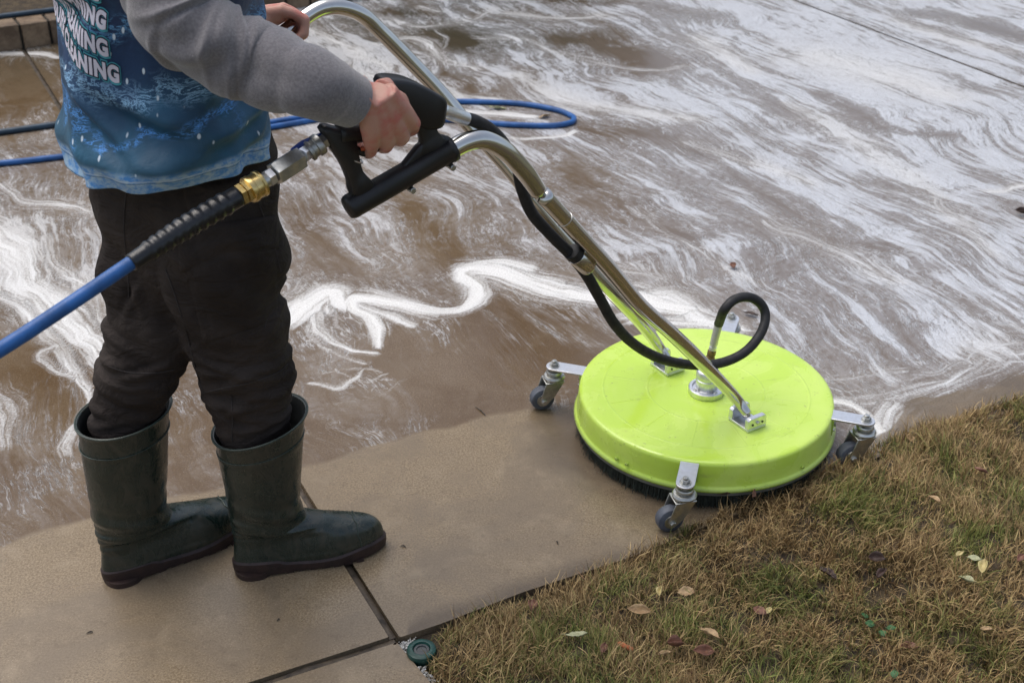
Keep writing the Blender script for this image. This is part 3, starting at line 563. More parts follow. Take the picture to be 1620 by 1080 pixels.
# rivets in the skirt, each a small bolt
for az in (-157+20, -155.5+24, -52, 20, 100, -10):
    a = R(az); d = Vector((math.cos(a), math.sin(a), 0)); c = DC+d*.2975+Vector((0, 0, .07))
    MB().cyl(c, c+d*.006, .004, 6, .001).build('bolt', M['lime'], cl)
# casters: arm (> nut), fork, swivel, wheel
CAX = [162, 256, 340.5, 72]; TR = Vector((-.029, -.008, 0)).normalized(); Zv = Vector((0, 0, 1)); K = 1.2
def caster(az, trail):
    a = R(az); d = Vector((math.cos(a), math.sin(a), 0)); s = Vector((-d.y, d.x, 0)); RB = .366; zt = .1165; w_ = .0200
    pts = [DC+d*.290-s*w_, DC+d*RB-s*w_] + [DC+d*(RB+w_*math.sin(q))-s*(w_*math.cos(q)) for q in (math.pi*j/8 for j in range(1, 8))] + [DC+d*RB+s*w_, DC+d*.290+s*w_]
    arm = MB().prism([p+Vector((0, 0, zt-.0045)) for p in pts], (0, 0, .0045))
    ao = arm.build('caster_arm', M['alu'], cl, True, .0008)
    MB().prism([DC+d*.2935+s*q+Vector((0, 0, z_)) for q, z_ in ((-w_, .1125), (w_, .1125), (w_, .072), (-w_, .072))], d*.0048).build('arm_plate', M['lime'], ao, True, .0008)
    for q, z_ in ((-.011, .100), (.011, .100), (-.011, .082), (.011, .082)): c = DC+d*.298+s*q+Zv*z_; MB().cyl(c, c+d*.004, .0035, 6).build('rivet', M['steel'], ao)
    bc = DC+d*RB
    MB().cyl(bc+Zv*zt, bc+Zv*(zt+.002), .0128, 20).build('washer', M['steel'], ao)
    nt_ = MB(); nt_.cyl(bc+Zv*(zt+.002), bc+Zv*(zt+.010), .0098, 6, .0012); nt_.cyl(bc+Zv*(zt+.010), bc+Zv*(zt+.0145), .0058, 14, .001); nt_.build('nut', M['steel'], ao)
    sw = MB(); g = lambda r, h: (r*K, zt-.0045-h*K)
    sw.lathe([g(.0065, 0), g(.0065, .0065), g(.015, .0065), g(.0165, .009), g(.0165, .0115), g(.013, .013), g(.013, .0155), g(.0195, .0165), g(.0220, .0205), g(.0215, .0240), g(.018, .0265), (.001, zt-.0045-.0265*K)], bc, (0, 0, 1), 36, False)
    cs = sw.build('caster', M['steel'], cl)
    tr = trail; ax = Vector((-tr.y, tr.x, 0)); wc = bc+tr*.030+Zv*.0302
    zf = zt-.0045-.0265*K; f = MB()
    f.prism([bc+tr*u*K+ax*v*K+Zv*(zf-.003) for u, v in ((-.017, -.0175), (.022, -.0175), (.022, .0175), (-.017, .0175))], Zv*.0035)
    for sg in (-1, 1):
        o_ = bc+ax*(sg*.0175*K)
        poly = [o_-tr*.0200+Zv*zf, o_+tr*.026+Zv*zf, o_+tr*.040+Zv*.034, o_+tr*.037+Zv*.0245, o_+tr*.029+Zv*.0215, o_+tr*.018+Zv*.026, o_+tr*.004+Zv*.040]
        f.prism(poly, ax*(-sg*.0026))
    fo = f.build('fork', M['steel'], cs, True, .0012)
    wh = MB().lathe([(.013, -.0135), (.0225, -.0140), (.0280, -.0110), (.0299, -.005), (.0299, .005), (.0280, .0110), (.0225, .0140), (.013, .0135)], wc, ax, 44).build('wheel', M['wheel'], cs)
    hb = MB(); hb.lathe([(.001, -.0152), (.016, -.0154), (.0170, -.0115), (.0170, .0115), (.016, .0154), (.001, .0152)], wc, ax, 28); hb.cyl(wc-ax*.0265, wc+ax*.0265, .0068, 6, .001); hb.build('wheel_hub', M['steel'], cs)
for az in CAX: caster(az, TR if az != 72 else Vector((-.7, .7, 0)).normalized())
# hub / swivel in the middle
hc = Vector(at(1117, 620, .119)); hc.z = 0
hb = MB().lathe([(.001, .1190), (.0405, .1192), (.0415, .121), (.0415, .133), (.0395, .135), (.0335, .135), (.031, .1305), (.024, .1305)], hc, (0, 0, 1), 56)
hub = hb.build('swivel_base', M['alu'], cl)
sw = MB().lathe([(.026, .130), (.0255, .156), (.0235, .158), (.0235, .161), (.0265, .163), (.0265, .176), (.0245, .179), (.019, .180), (.018, .190), (.0145, .1925), (.010, .1935), (.001, .1935)], hc, (0, 0, 1), 40).build('swivel', M['alu'], cl)
for k in range(4):
    a = R(30+90*k); c = hc+Vector((math.cos(a)*.033, math.sin(a)*.033, .1305)); MB().cyl(c, c+Zv*.006, .0048, 16, .001).build('bolt', M['steel'], hub)
ft = hc+Zv*.192; tp = Vector(pl(1137, 512, 0, hc)); fd = (tp-ft).normalized(); fl_ = (tp-ft).length
MB().lathe([(.007, 0), (.007, .006), (.0105, .007), (.0105, .022), (.0085, .023), (.0085, .026), (.0098, .027), (.0098, .037), (.007, .038)], ft, fd, 6 if False else 12).build('brass_fitting', M['oldbrass'], cl)
MB().lathe([(.007, .038), (.0085, .039), (.0085, .047), (.0065, .048), (.0065, .052), (.0092, .053), (.0092, fl_+.004), (.007, fl_+.004)], ft, fd, 18).build('hose_ferrule', M['alu'], cl)
# brackets
def bracket(c, name='handle_bracket'):
    X, Y = LB, LA; m = MB(); c = Vector((c.x, c.y, .1202))
    m.box(c+Zv*0, .052, .066, .007, (X, Y, Zv)); 
    for q in range(len(m.v)): x, y, z = m.v[q]; m.v[q] = (x, y, z+.0035)
    for sg in (-1, 1):
        o_ = c+Y*(sg*.033)+Zv*.0072; th = -Y*(sg*.012)
        m.prism([o_-X*.026, o_+X*.026, o_+X*.026+Zv*.022, o_+X*.021+Zv*.027, o_-X*.021+Zv*.027, o_-X*.026+Zv*.022], th)
    b = m.build(name, M['alu'], cl, True, .0012)
    p = c+Zv*.020
    MB().cyl(p-Y*.038, p+Y*.038, .0042, 6, .0008).build('pivot_bolt', M['steel'], b)
    for u in (-.014, .014): MB().cyl(p+X*u+Y*.0325-Zv*.002, p+X*u+Y*.0345-Zv*.002, .0026, 12).build('screw', M['plastic'], b)
    return p
pn = bracket(at(1182, 663, .130)); pf = bracket(at(1056, 576, .130))
TRd = .0155
nearpts = [pn+Vector((0, 0, .002)), pl(1160, 625, .0), pl(1100, 563, .0), pl(1060, 525, .005), pl(1012, 482, .015), pl(960, 420, .028), pl(905, 360, .042), pl(858, 308, .055)]
farbase = FARB
farpts = [pf+Vector((0, 0, .002)), pl(1040, 545, -.0, FARB), pl(1012, 508, -.0, FARB), pl(955, 450, -.01, FARB), pl(900, 386, -.03, FARB), pl(850, 324, -.06, FARB), pl(800, 263, -.10, FARB), pl(745, 203, -.14, FARB), pl(700, 150, -.17, FARB), pl(650, 98, -.19, FARB), pl(600, 48, -.20, FARB), pl(572, 24, -.20, FARB), pl(540, 12, -.20, FARB), pl(508, 14, -.20, FARB), pl(478, 32, -.20, FARB), pl(448, 54, -.20, FARB), pl(420, 74, -.20, FARB)]
def rads(n, f): return [f(i/(n-1)) for i in range(n)]
nt1 = MB().tube(nearpts, [.011, .0135] + [TRd]*6, 24, True, 8).build('handle_tube', M['chrome'], cl, sharp=False)
c0, c1 = nearpts[-2], nearpts[-1]; dd_ = (Vector(c1)-Vector(c0)).normalized()
MB().cyl(Vector(pl(893, 347, .045)), Vector(pl(893, 347, .045))+dd_*.002, TRd+.0006, 24).build('weld_ring', M['alu'], nt1)
MB().tube(farpts, [.011, .0135] + [TRd]*15, 24, True, 8).build('handle_tube', M['chrome'], cl, sharp=False)
# near upper handle: sleeve tube bending over to the black grip frame
up = [pl(852, 303, .055), pl(835, 278, .057), pl(815, 255, .059), pl(798, 238, .06), pl(778, 226, .06), pl(757, 221, .06), pl(735, 226, .06), pl(712, 238, .06)]
MB().tube(up, [.0155, .0162] + [.0162]*6, 24, True, 8).build('handle_bar', M['chrome'], cl, sharp=False)
# clamp ring and strap on the black hose
hp_ = pl(914, 415, .035)
# black hose: gun outlet -> clamp -> loop -> swivel
bh = [pl(733, 187, .045), pl(752, 192, .04), pl(778, 207, .03), pl(800, 232, .02), pl(818, 265, .012), pl(826, 300, .012), pl(842, 338, .015), pl(873, 373, .02), pl(900, 400, .022), pl(926, 432, .02), pl(948, 470, .01), pl(972, 512, 0), pl(1003, 544, -.02), pl(1045, 567, -.035), pl(1095, 577, -.04), pl(1140, 574, -.035),
      pl(1178, 557, -.03), pl(1203, 528, -.04), pl(1211, 500, -.06), pl(1203, 480, -.075), pl(1184, 470, -.085), pl(1162, 474, -.09), pl(1146, 490, -.09), tp]
bhv = [Vector(p) for p in bh]
MB().tube(bhv, .0108, 16, True, 8).build('whip_hose', M['rubber'], cl, sharp=False)
cd = (Vector(pl(932, 425, .02))-Vector(pl(905, 398, .022))).normalized(); ca = Vector(pl(904, 398, .022))
MB().tube([ca+LA*.006-cd*.006, ca+LA*.006+cd*.012], .0160, 18).build('hose_grommet', M['rubber'], cl)
MB().lathe([(.0115, .010), (.0165, .011), (.0175, .013), (.0175, .052), (.0165, .054), (.0115, .054)], ca+LA*.006, cd, 28).build('hose_clamp', M['chrome'], cl)
fa = Vector(pl(733, 187, .045)); fb = Vector(pl(690, 172, .06)); fd2 = (fa-fb).normalized(); ln = (fa-fb).length
MB().lathe([(.007, 0), (.0105, .001), (.0105, .012), (.007, .013)], fb, fd2, 6).build('outlet_nut', M['steel'], cl, sharp=True)
MB().lathe([(.0092, .012), (.0115, .013), (.012, .018), (.0112, .020), (.0118, ln+.006), (.0108, ln+.007), (.008, ln+.007)], fb, fd2, 24).build('hose_ferrule', M['alu'], cl)
# trigger gun: black frame in its own plane
GP = .06; gun = MB()
def gp(x, y, o=0.0): return Vector(pl(x, y, GP)) + LA*o
ga, gb = gp(549, 330), gp(716, 234)
gun.tube([ga, ga+(gb-ga)*.02, ga+(gb-ga)*.04, ga+(gb-ga)*.95, ga+(gb-ga)*.955, gb], [.0175, .0198, .0205, .0202, .0222, .0222], 28)
def slabm(m, pts, h0, h1, k=5):  # rounded plate: outline pts in the gun plane
    P = [gp(x, y) for x, y in pts]; P, _ = spline(P+[P[0]], 1, k); P = P[:-1]; c = sum(P, Vector())/len(P); rs = []
    for f, o in ((.84, h0-.0), (.95, h0+.0025), (1, h0+.007), (1, h1-.007), (.95, h1-.0025), (.84, h1)):
        rs.append([c+(p-c)*f+LA*o for p in P])
    m.rings(rs)
slabm(gun, [(598, 130), (606, 121), (640, 123), (676, 139), (697, 153), (698, 172), (692, 196), (668, 200), (646, 190), (626, 172), (604, 150)], -.024, .024)
slabm(gun, [(650, 180), (686, 188), (690, 205), (706, 224), (700, 245), (665, 248), (658, 243), (664, 222)], -.009, .009, 3)
slabm(gun, [(504, 203), (512, 196), (536, 202), (556, 208), (562, 228), (566, 250), (572, 270), (590, 292), (576, 312), (556, 310), (552, 292), (540, 262), (520, 232)], -.013, .013, 3)
slabm(gun, [(652, 238), (664, 225), (690, 212), (716, 220), (712, 240), (660, 262), (625, 276)], -.008, .008, 3)
slabm(gun, [(562, 276), (580, 290), (600, 296), (590, 312), (552, 320)], -.008, .008, 3)
gun.tube([gp(535, 212), gp(575, 205), gp(612, 178), gp(640, 160)], [.0165, .0155, .0155, .017], 20, True, 6)
go = gun.build('trigger_gun', M['plastic'], cl, sharp=False)
for x, y in ((648, 298), (711, 262)):
    c = gp(x, y); sc_ = MB(); sc_.cyl(c-LA*.012, c+LA*.014, .0052, 14, .001); sc_.build('screw', M['steel'], go)
    MB().tube([c+Zv*.008, c], .006, 12).build('screw_boss', M['plastic'], go)
tg = MB(); tg.tube([gp(560, 232, .004), gp(572, 240, .004), gp(588, 236, .003), gp(604, 226, .002), gp(640, 205, 0)], [.004, .0065, .007, .007, .006], 12, True, 5); tgo = tg.build('trigger', M['plastic'], go)
MB().tube([gp(566, 233, .010), gp(575, 230, .012), gp(584, 227, .011)], [.003, .0045, .003], 10, True, 4).build('safety_catch', M['orange'], tgo)
MB().tube([gp(563, 252, .004), gp(550, 248, .008), gp(546, 240, .009), gp(549, 230, .009), gp(560, 224, .009), gp(574, 221, .007)], .0011, 8, True, 6).build('trigger_guard_wire', M['alu'], go)
MB().tube([gp(546, 244, .008), gp(556, 251, .012), gp(568, 254, .012), gp(566, 248, .010)], .0013, 8, True, 6).build('trigger_guard_wire', M['alu'], go)

# ------------------------------------------------------------------ pressure hose with its fittings
ph = empty('pressure_hose', gp(510, 222), 'thick blue pressure hose with black spring sleeve and brass coupler, running to the black gun', 'hose')
def gq(x, y, f): # f: 0 at the gun, 1 at the frame edge - comes nearer to the camera
    return Vector(pl(x, y, GP + .12*f))
hA = [gp(514, 223), gq(480, 243, .08), gq(428, 281, .2), gq(376, 311, .3), gq(290, 362, .48), gq(207, 416, .65), gq(100, 488, .85), gq(0, 553, 1.02), gq(-90, 604, 1.2), gq(-200, 655, 1.4)]
hz = hA[4:]
MB().tube([hA[5]-(hA[5]-hA[4]).normalized()*.02] + hA[5:], .0102, 18, True, 8).build('hose', M['bluehose'], ph, sharp=False)
sl_, sr = spline([hA[5], hA[4], hA[3]], [.0125, .0158, .0160], 30); sr2 = []
sr2 = [r + (.0022*(.5+.5*math.sin(i*1.35)) if 8 < i < 54 else 0) for i, r in enumerate(sr)]
MB().tube(sl_, sr2, 18).build('spring_sleeve', M['sleeve_rubber'], ph, sharp=False)
def fit(p, q, prof, name, m, n=24):
    p = Vector(p); q = Vector(q); L_ = (q-p).length; MB().lathe([(r, h*L_) for r, h in prof], p, q-p, n).build(name, m, ph)
fit(hA[3], gq(392, 302, .26), [(.010, 0), (.0175, .02), (.0175, .42), (.0145, .45), (.0145, .52), (.0175, .55), (.0175, 1), (.012, 1)], 'brass_nut', M['brass'], 6)
fit(gq(392, 302, .26), gq(414, 289, .22), [(.012, 0), (.0195, .02), (.0205, .1), (.0205, .3), (.0190, .35), (.0190, .75), (.0205, .8), (.0205, .95), (.018, 1), (.008, 1)], 'brass_coupler', M['brass'], 32)
fit(gq(414, 289, .22), gq(424, 283, .2), [(.009, 0), (.011, .2), (.011, .8), (.009, 1)], 'nipple', M['steel'])
fit(gq(422, 284, .2), gq(433, 277, .185), [(.009, 0), (.0135, .1), (.0135, .9), (.009, 1)], 'hex_nut', M['alu'], 6)
fit(gq(433, 277, .185), gq(476, 249, .1), [(.010, 0), (.0175, .03), (.0185, .06), (.0185, .94), (.0175, .98), (.010, 1)], 'filter_body', M['steel'], 6)
fit(gq(476, 249, .1), gp(488, 240), [(.009, 0), (.0125, .1), (.0125, .8), (.009, 1)], 'hex_nut', M['alu'], 6)
fit(gp(487, 241), gp(508, 226), [(.009, 0), (.0165, .05), (.0165, .25), (.0145, .3), (.0145, .55), (.0175, .6), (.0175, .9), (.016, 1), (.008, 1)], 'quick_coupler', M['steel'], 32)
fit(gp(508, 226), gp(520, 218), [(.008, 0), (.0115, .1), (.0115, 1)], 'hex_nut', M['steel'], 6)
m = MB(); 
for x, y, w_ in (): pass
m.prism([gp(462, 240, -.012), gp(480, 226, -.012), gp(512, 212, -.012), gp(516, 222, -.012), gp(492, 234, -.012), gp(470, 250, -.012)], LA*.012); m.build('rubber_cover', M['bluerub'], ph, True, .003)

# ------------------------------------------------------------------ trees and an added foliage row beyond the drive, seen only in the wet surface
t = NT('bark'); o = t.obj(); t.set(Base_Color=t.mix(t.noise(t.mapping(o, (3, 3, .6)), 6, 5)[0], (.05, .04, .03), (.14, .11, .08)), Roughness=.9); M['bark'] = t.m
t = NT('oak_leaves'); v = t.attr('rnd')[2]; t.set(Base_Color=t.mix(v, (.025, .035, .012), (.07, .085, .025)), Roughness=.6); M['oak'] = t.m
hd_ = empty('added_hedge', (-3.2, 8.6, -.12), 'unseen row of dark foliage added to darken reflections in the wet driveway', 'added_hedge')  # invented out of view, darkens what the wet slabs mirror
n = 16000; P_ = np.stack([rng.uniform(-7.5, .9, n), 8.6+rng.normal(0, .32, n), rng.uniform(-.1, 1, n)**.8*1], 1)
P_ = P_[~np.isnan(P_).any(1)]; n = len(P_); P_[:, 2] = rng.uniform(-.1, 2.1+.35*np.sin(P_[:, 0]*2.1)+.2*np.sin(P_[:, 0]*5.3), n); A_ = rng.normal(0, 1, (n, 3)); A_ /= np.linalg.norm(A_, axis=1)[:, None]; B_ = np.cross(A_, rng.normal(0, 1, (n, 3))); B_ /= np.linalg.norm(B_, axis=1)[:, None]
sz_ = rng.uniform(.04, .09, (n, 1)); V = np.stack([P_-A_*sz_, P_+B_*sz_*.5, P_+A_*sz_, P_-B_*sz_*.5], 1).reshape(-1, 3)
me = bpy.data.meshes.new('foliage'); me.from_pydata(V.tolist(), [], np.arange(n*4).reshape(n, 4).tolist()); a = me.attributes.new('rnd', 'FLOAT', 'POINT'); a.data.foreach_set('value', np.repeat(rng.random(n), 4).astype('f')); link('foliage', me, M['oak'], hd_, False)
hm = MB()
for k in range(22): x_ = -7.3+k*.38; hm.tube([(x_, 8.6, -.12), (x_+.05, 8.62, .7), (x_-.06, 8.55, 1.6)], [.05, .035, .012], 8, True, 3)
hm.build('stems', M['bark'], hd_)
for i, (tx, ty, th, cr, lab) in enumerate(((-4.2, 11.5, 6.2, 2.3, 'dark evergreen oak nearest the brick edging'), (-.3, 13.5, 6.6, 2.4, 'tall round oak behind the middle of the driveway'))):
    r_ = empty('oak_tree', (tx, ty, -.12), lab, 'tree', 'trees beyond the driveway'); tm = MB(); b_ = Vector((tx, ty, -.12))
    tm.tube([b_, b_+Vector((.05, 0, th*.25)), b_+Vector((-.1, .1, th*.5)), b_+Vector((0, 0, th*.8))], [.24, .18, .13, .05], 12, True, 4)
    for k in range(9):
        a = k*2.4; z_ = th*(.28+.05*k); tm.tube([b_+Vector((0, 0, z_)), b_+Vector((math.cos(a)*cr*.45, math.sin(a)*cr*.45, z_+.5)), b_+Vector((math.cos(a)*cr*.8, math.sin(a)*cr*.8, z_+1.2))], [.08, .05, .02], 8, True, 4)
    tm.build('trunk', M['bark'], r_)
    n = 11000; cn = rng.normal(0, 1, (46, 3)); cn /= np.linalg.norm(cn, axis=1)[:, None]; cn *= rng.uniform(.35, 1, (46, 1)); cc = cn*[cr*.85, cr*.85, th*.38]+[tx, ty, th*.58]
    P_ = cc[rng.integers(0, 46, n)]+rng.normal(0, .30, (n, 3)); A_ = rng.normal(0, 1, (n, 3)); A_ /= np.linalg.norm(A_, axis=1)[:, None]; B_ = np.cross(A_, rng.normal(0, 1, (n, 3))); B_ /= np.linalg.norm(B_, axis=1)[:, None]
    sz_ = rng.uniform(.05, .11, (n, 1)); V = np.stack([P_-A_*sz_, P_+B_*sz_*.5, P_+A_*sz_, P_-B_*sz_*.5], 1).reshape(-1, 3)
    me = bpy.data.meshes.new('crown'); me.from_pydata(V.tolist(), [], np.arange(n*4).reshape(n, 4).tolist()); a = me.attributes.new('rnd', 'FLOAT', 'POINT'); a.data.foreach_set('value', np.repeat(rng.random(n), 4).astype('f'))
    link('crown', me, M['oak'], r_, False)
# ------------------------------------------------------------------ the person
PY = 2.0
FD = Vector((.90, .436, 0)).normalized(); SD = Vector((FD.y, -FD.x, 0))      # facing, and his right hand side (towards the camera)
FA = math.atan2(FD.y, FD.x)
root = empty('person', (-.60, 2.02, 0), 'person in green rubber boots, dark trousers, blue printed shirt and grey sleeves, holding the handlebars', 'person')
def pc(x, y, Y=PY): return Vector(atY(x, y, Y))
# --- shirt surface: (angle, height) -> point
rowsS = [(238, 103, 425), (222, 101, 424), (195, 98, 423), (150, 94, 419), (80, 88, 416), (0, 82, 414), (-80, 84, 418), (-160, 96, 424)]
SH = []
for y, l, r in rowsS:
    c = pc((l+r)/2, y, 2.02); hw = (r-l)/2*depth(c)/CF; SH.append((c.z, c.x, c.y, hw/1.05))
zt = SH[-1][0]
SH += [(zt+.06, SH[-1][1]+.005, SH[-1][2], SH[-1][3]*.96), (zt+.11, SH[-1][1]+.01, SH[-1][2], SH[-1][3]*.72), (zt+.14, SH[-1][1]+.015, SH[-1][2], SH[-1][3]*.40)]
SH = np.array(SH); Z0, Z1 = SH[0, 0], SH[-1, 0]
def sprof(z): return [np.interp(z, SH[:, 0], SH[:, k]) for k in (1, 2, 3)]
def fold(a, z):
    a = ((a+3.6) % (2*math.pi))-3.6
    h = (z-Z0)
    f = .010*math.exp(-((h-.03)/.03)**2)*math.sin(a*3+1)          # hem waves
    # blousing above the hem and sagging drapes on the near side
    f += .012*math.exp(-((h-.045)/.028)**2)
    s = math.sin(5.5*(a+.9)-h*9); f += .006*s*math.exp(-((h-.16)/.14)**2)
    for (a0, h0, sl, w_, am) in ((-.35, .10, .55, .018, .014), (-.15, .17, .75, .016, .012), (-1.05, .09, .22, .016, .010), (-1.9, .13, -.45, .02, .010), (-2.45, .12, -.8, .018, .009), (-.75, .20, .5, .02, .010), (.25, .12, .6, .02, .01), (-2.9, .30, .2, .02, .008)):
        d = (h-h0-sl*(a-a0)*.16); e = math.exp(-(d/w_)**2-((a-a0)/.55)**2); f += am*e - am*.8*math.exp(-((d+.030)/w_)**2-((a-a0)/.55)**2)
    f += .005*mnoise.noise(Vector((a*3, z*9, 2)))
    f += .006*math.sin(a*9+z*14+2*mnoise.noise(Vector((a, z*5, 1))))*math.exp(-(h/.05)**2)
    return f*1.3
def spt(a, z, off=0.0):
    cx, cy, r = sprof(z); f = fold(a, z)+off
    rx, ry = r*.97+f, r*1.14+f    # along facing / sideways
    ca, sa = math.cos(a), math.sin(a); e = .9
    x = math.copysign(abs(ca)**e, ca)*rx; y = math.copysign(abs(sa)**e, sa)*ry
    # hem dips at front and back
    zz = z - (.012*math.cos(2*a)+.004*math.sin(3*a))*math.exp(-((z-Z0)/.05))
    return Vector((cx, cy, zz)) + FD*x - SD*y*1.0   # a=-pi/2 faces the camera side
NA, NZ = 160, 110
zs = [Z0+(Z1-Z0)*(k/(NZ-1))**1.15 for k in range(NZ)]
mb = MB(); rs = [[spt(2*math.pi*j/NA, z) for j in range(NA)] for z in zs]
inner = [[spt(2*math.pi*j/NA, Z0+.0, -.0035) + Zv*.001 for j in range(NA)], [spt(2*math.pi*j/NA, Z0+.06, -.012) for j in range(NA)]]
mb.rings(inner[::-1] + rs, False)
t = NT('printed_blue_shirt'); t_o = t.n('Attribute', attribute_name='sp').outputs[1]; x = t.sep(t_o)   # x: arc metres, y: height above hem
h = x[1]
c = t.mix(t.mr(h, .02, .20, 0, 1, False), (.026, .100, .160), (.004, .034, .105)); c = t.mix(t.mr(h, .2, .34), c, (.005, .014, .050))
big = t.noise(t_o, 5, 4, .6)[0]; c = t.mix(t.mr(big, .50, .70, 0, .6), c, (.025, .15, .26))
wn = t.noise(t_o, 7, 3, .6)[0]
def splash(z0, amp, w_, dens):
    wv = t.math('ADD', z0, t.math('MULTIPLY', t.math('SUBTRACT', wn, .5), amp)); d = t.math('ABSOLUTE', t.math('SUBTRACT', h, wv)); band = t.mr(d, 0, w_, 1, 0)
    rid = t.noise(t.mapping(t_o, (1, 2.6, 1)), dens, 5, .75, 1.2)[0]; rid = t.math('ABSOLUTE', t.math('SUBTRACT', rid, .5)); return t.math('MULTIPLY', band, t.mr(rid, .0, .05, 1, 0))
s1 = splash(.165, .12, .030, 26); s2 = splash(.245, .16, .030, 30); s3 = splash(.10, .32, .026, 44); s4 = splash(.34, .2, .035, 30)
c = t.mix(t.math('MULTIPLY', s1, .95), c, (.30, .55, .80)); c = t.mix(t.math('MULTIPLY', s2, .85), c, (.14, .38, .66)); c = t.mix(t.math('MULTIPLY', s3, .95), c, (.12, .40, .95)); c = t.mix(t.math('MULTIPLY', s4, .8), c, (.12, .34, .6))
vd = t.n('TexVoronoi', feature='F1'); t.l(t.mapping(t_o, (1, .5, 1)), vd.inputs['Vector']); vd.inputs['Scale'].default_value = 56
cell = t.sep(vd.outputs['Color']); drop = t.math('MULTIPLY', t.mr(vd.outputs['Distance'], .10, .17, 1, 0), t.math('GREATER_THAN', cell[0], .52)); c = t.mix(t.math('MULTIPLY', drop, .95), c, (.62, .72, .80))
hn = t.noise(t.mapping(t_o, (1, 1.4, 1)), 60, 4, .75)[0]; hc_ = t.mix(t.mr(hn, .38, .62), (.07, .26, .60), (.36, .52, .66)); hn2 = t.noise(t_o, 12, 2)[0]
hb_ = t.math('SUBTRACT', h, t.math('MULTIPLY', t.math('SUBTRACT', hn2, .5), .022)); c = t.mix(t.mr(hb_, .030, .043, 1, 0), c, hc_)
ln1 = t.mr(t.math('ABSOLUTE', t.math('SUBTRACT', h, .026)), 0, .0018, 1, 0); c = t.mix(t.math('MULTIPLY', ln1, .6), c, (.65, .75, .82)); ln2 = t.mr(t.math('ABSOLUTE', t.math('SUBTRACT', h, .022)), 0, .0012, 1, 0); c = t.mix(t.math('MULTIPLY', ln2, .8), c, (.01, .05, .12))
t.set(Base_Color=c, Roughness=.58)
b1 = t.bump(t.noise(t.obj(), 22, 4, .6, .5)[0], .008, .5); t.bump(t.noise(t.obj(), 800, 2)[0], .0005, .5, b1); M['shirt'] = t.m
me = mb.mesh('shirt') if False else None
me = bpy.data.meshes.new('shirt'); me.from_pydata([tuple(v) for v in mb.v], [], mb.f); me.update()
a = me.attributes.new('sp', 'FLOAT_VECTOR', 'POINT'); vals = []
for rr_, zz_ in [(None, Z0+.06), (None, Z0)] + [(None, z) for z in zs]:
    for j in range(NA): A_ = 2*math.pi*j/NA; A_ = A_-2*math.pi if A_ > math.pi*.5 else A_; vals += [A_*.17, zz_-Z0, 0]
a.data.foreach_set('vector', vals)
bm = bmesh.new(); bm.from_mesh(me); bmesh.ops.recalc_face_normals(bm, faces=bm.faces); bm.to_mesh(me); bm.free()
shirt = link('shirt', me, M['shirt'], root)
# writing on the back
M['txt0'] = simple('print_teal', (.05, .30, .36), .55, 0, .1); M['txt1'] = simple('print_navy', (.006, .010, .035), .55, 0, .1); M['txt2'] = simple('print_white', (.60, .58, .66), .55, 0, .05)
def text_on(s, a_end, z_base, size, dz):
    for lvl, (off, mm, h_) in enumerate(((.0034, 'txt0', .0006), (.0019, 'txt1', .0011), (0.0, 'txt2', .0016))):
        cu = bpy.data.curves.new('t', 'FONT'); cu.body = s; cu.size = size; cu.offset = off*1.05+.0017; cu.fill_mode = 'FRONT' if hasattr(cu, 'fill_mode') else 'BOTH'; cu.space_character = 1.12; cu.align_x = 'RIGHT'; cu.resolution_u = 6; cu.dimensions = '2D'
        to = bpy.data.objects.new('t', cu); S.collection.objects.link(to); me = evalmesh(to); bpy.data.objects.remove(to)
        bm = bmesh.new(); bm.from_mesh(me); bmesh.ops.triangulate(bm, faces=bm.faces)
        for _ in range(2): 
            es = [e for e in bm.edges if e.calc_length() > .008]
            if es: bmesh.ops.subdivide_edges(bm, edges=es, cuts=1, use_grid_fill=False); bmesh.ops.triangulate(bm, faces=bm.faces)
        for v in bm.verts:
            # bold: the outline offset thickens the letters already
            xa = v.co.x*.82; A_ = a_end + xa/.185; v.co = spt(A_, z_base + v.co.y*1.05 - .30*xa, .0012+h_)
        bmesh.ops.recalc_face_normals(bm, faces=bm.faces); bm.to_mesh(me); bm.free()
        l_ = link('lettering', me, M[mm], shirt, False)
TXT = True
if TXT:
    for s, a_end, zb in (('WINDOW CLEANING', -2.27, .260), ('GUTTER CLEANING', -2.26, .219), ('PRESSURE CLEANING', -2.18, .178), ('SOFT WASHING', -2.34, .301)):
        text_on(s, a_end, Z0+zb, .0325, 0)
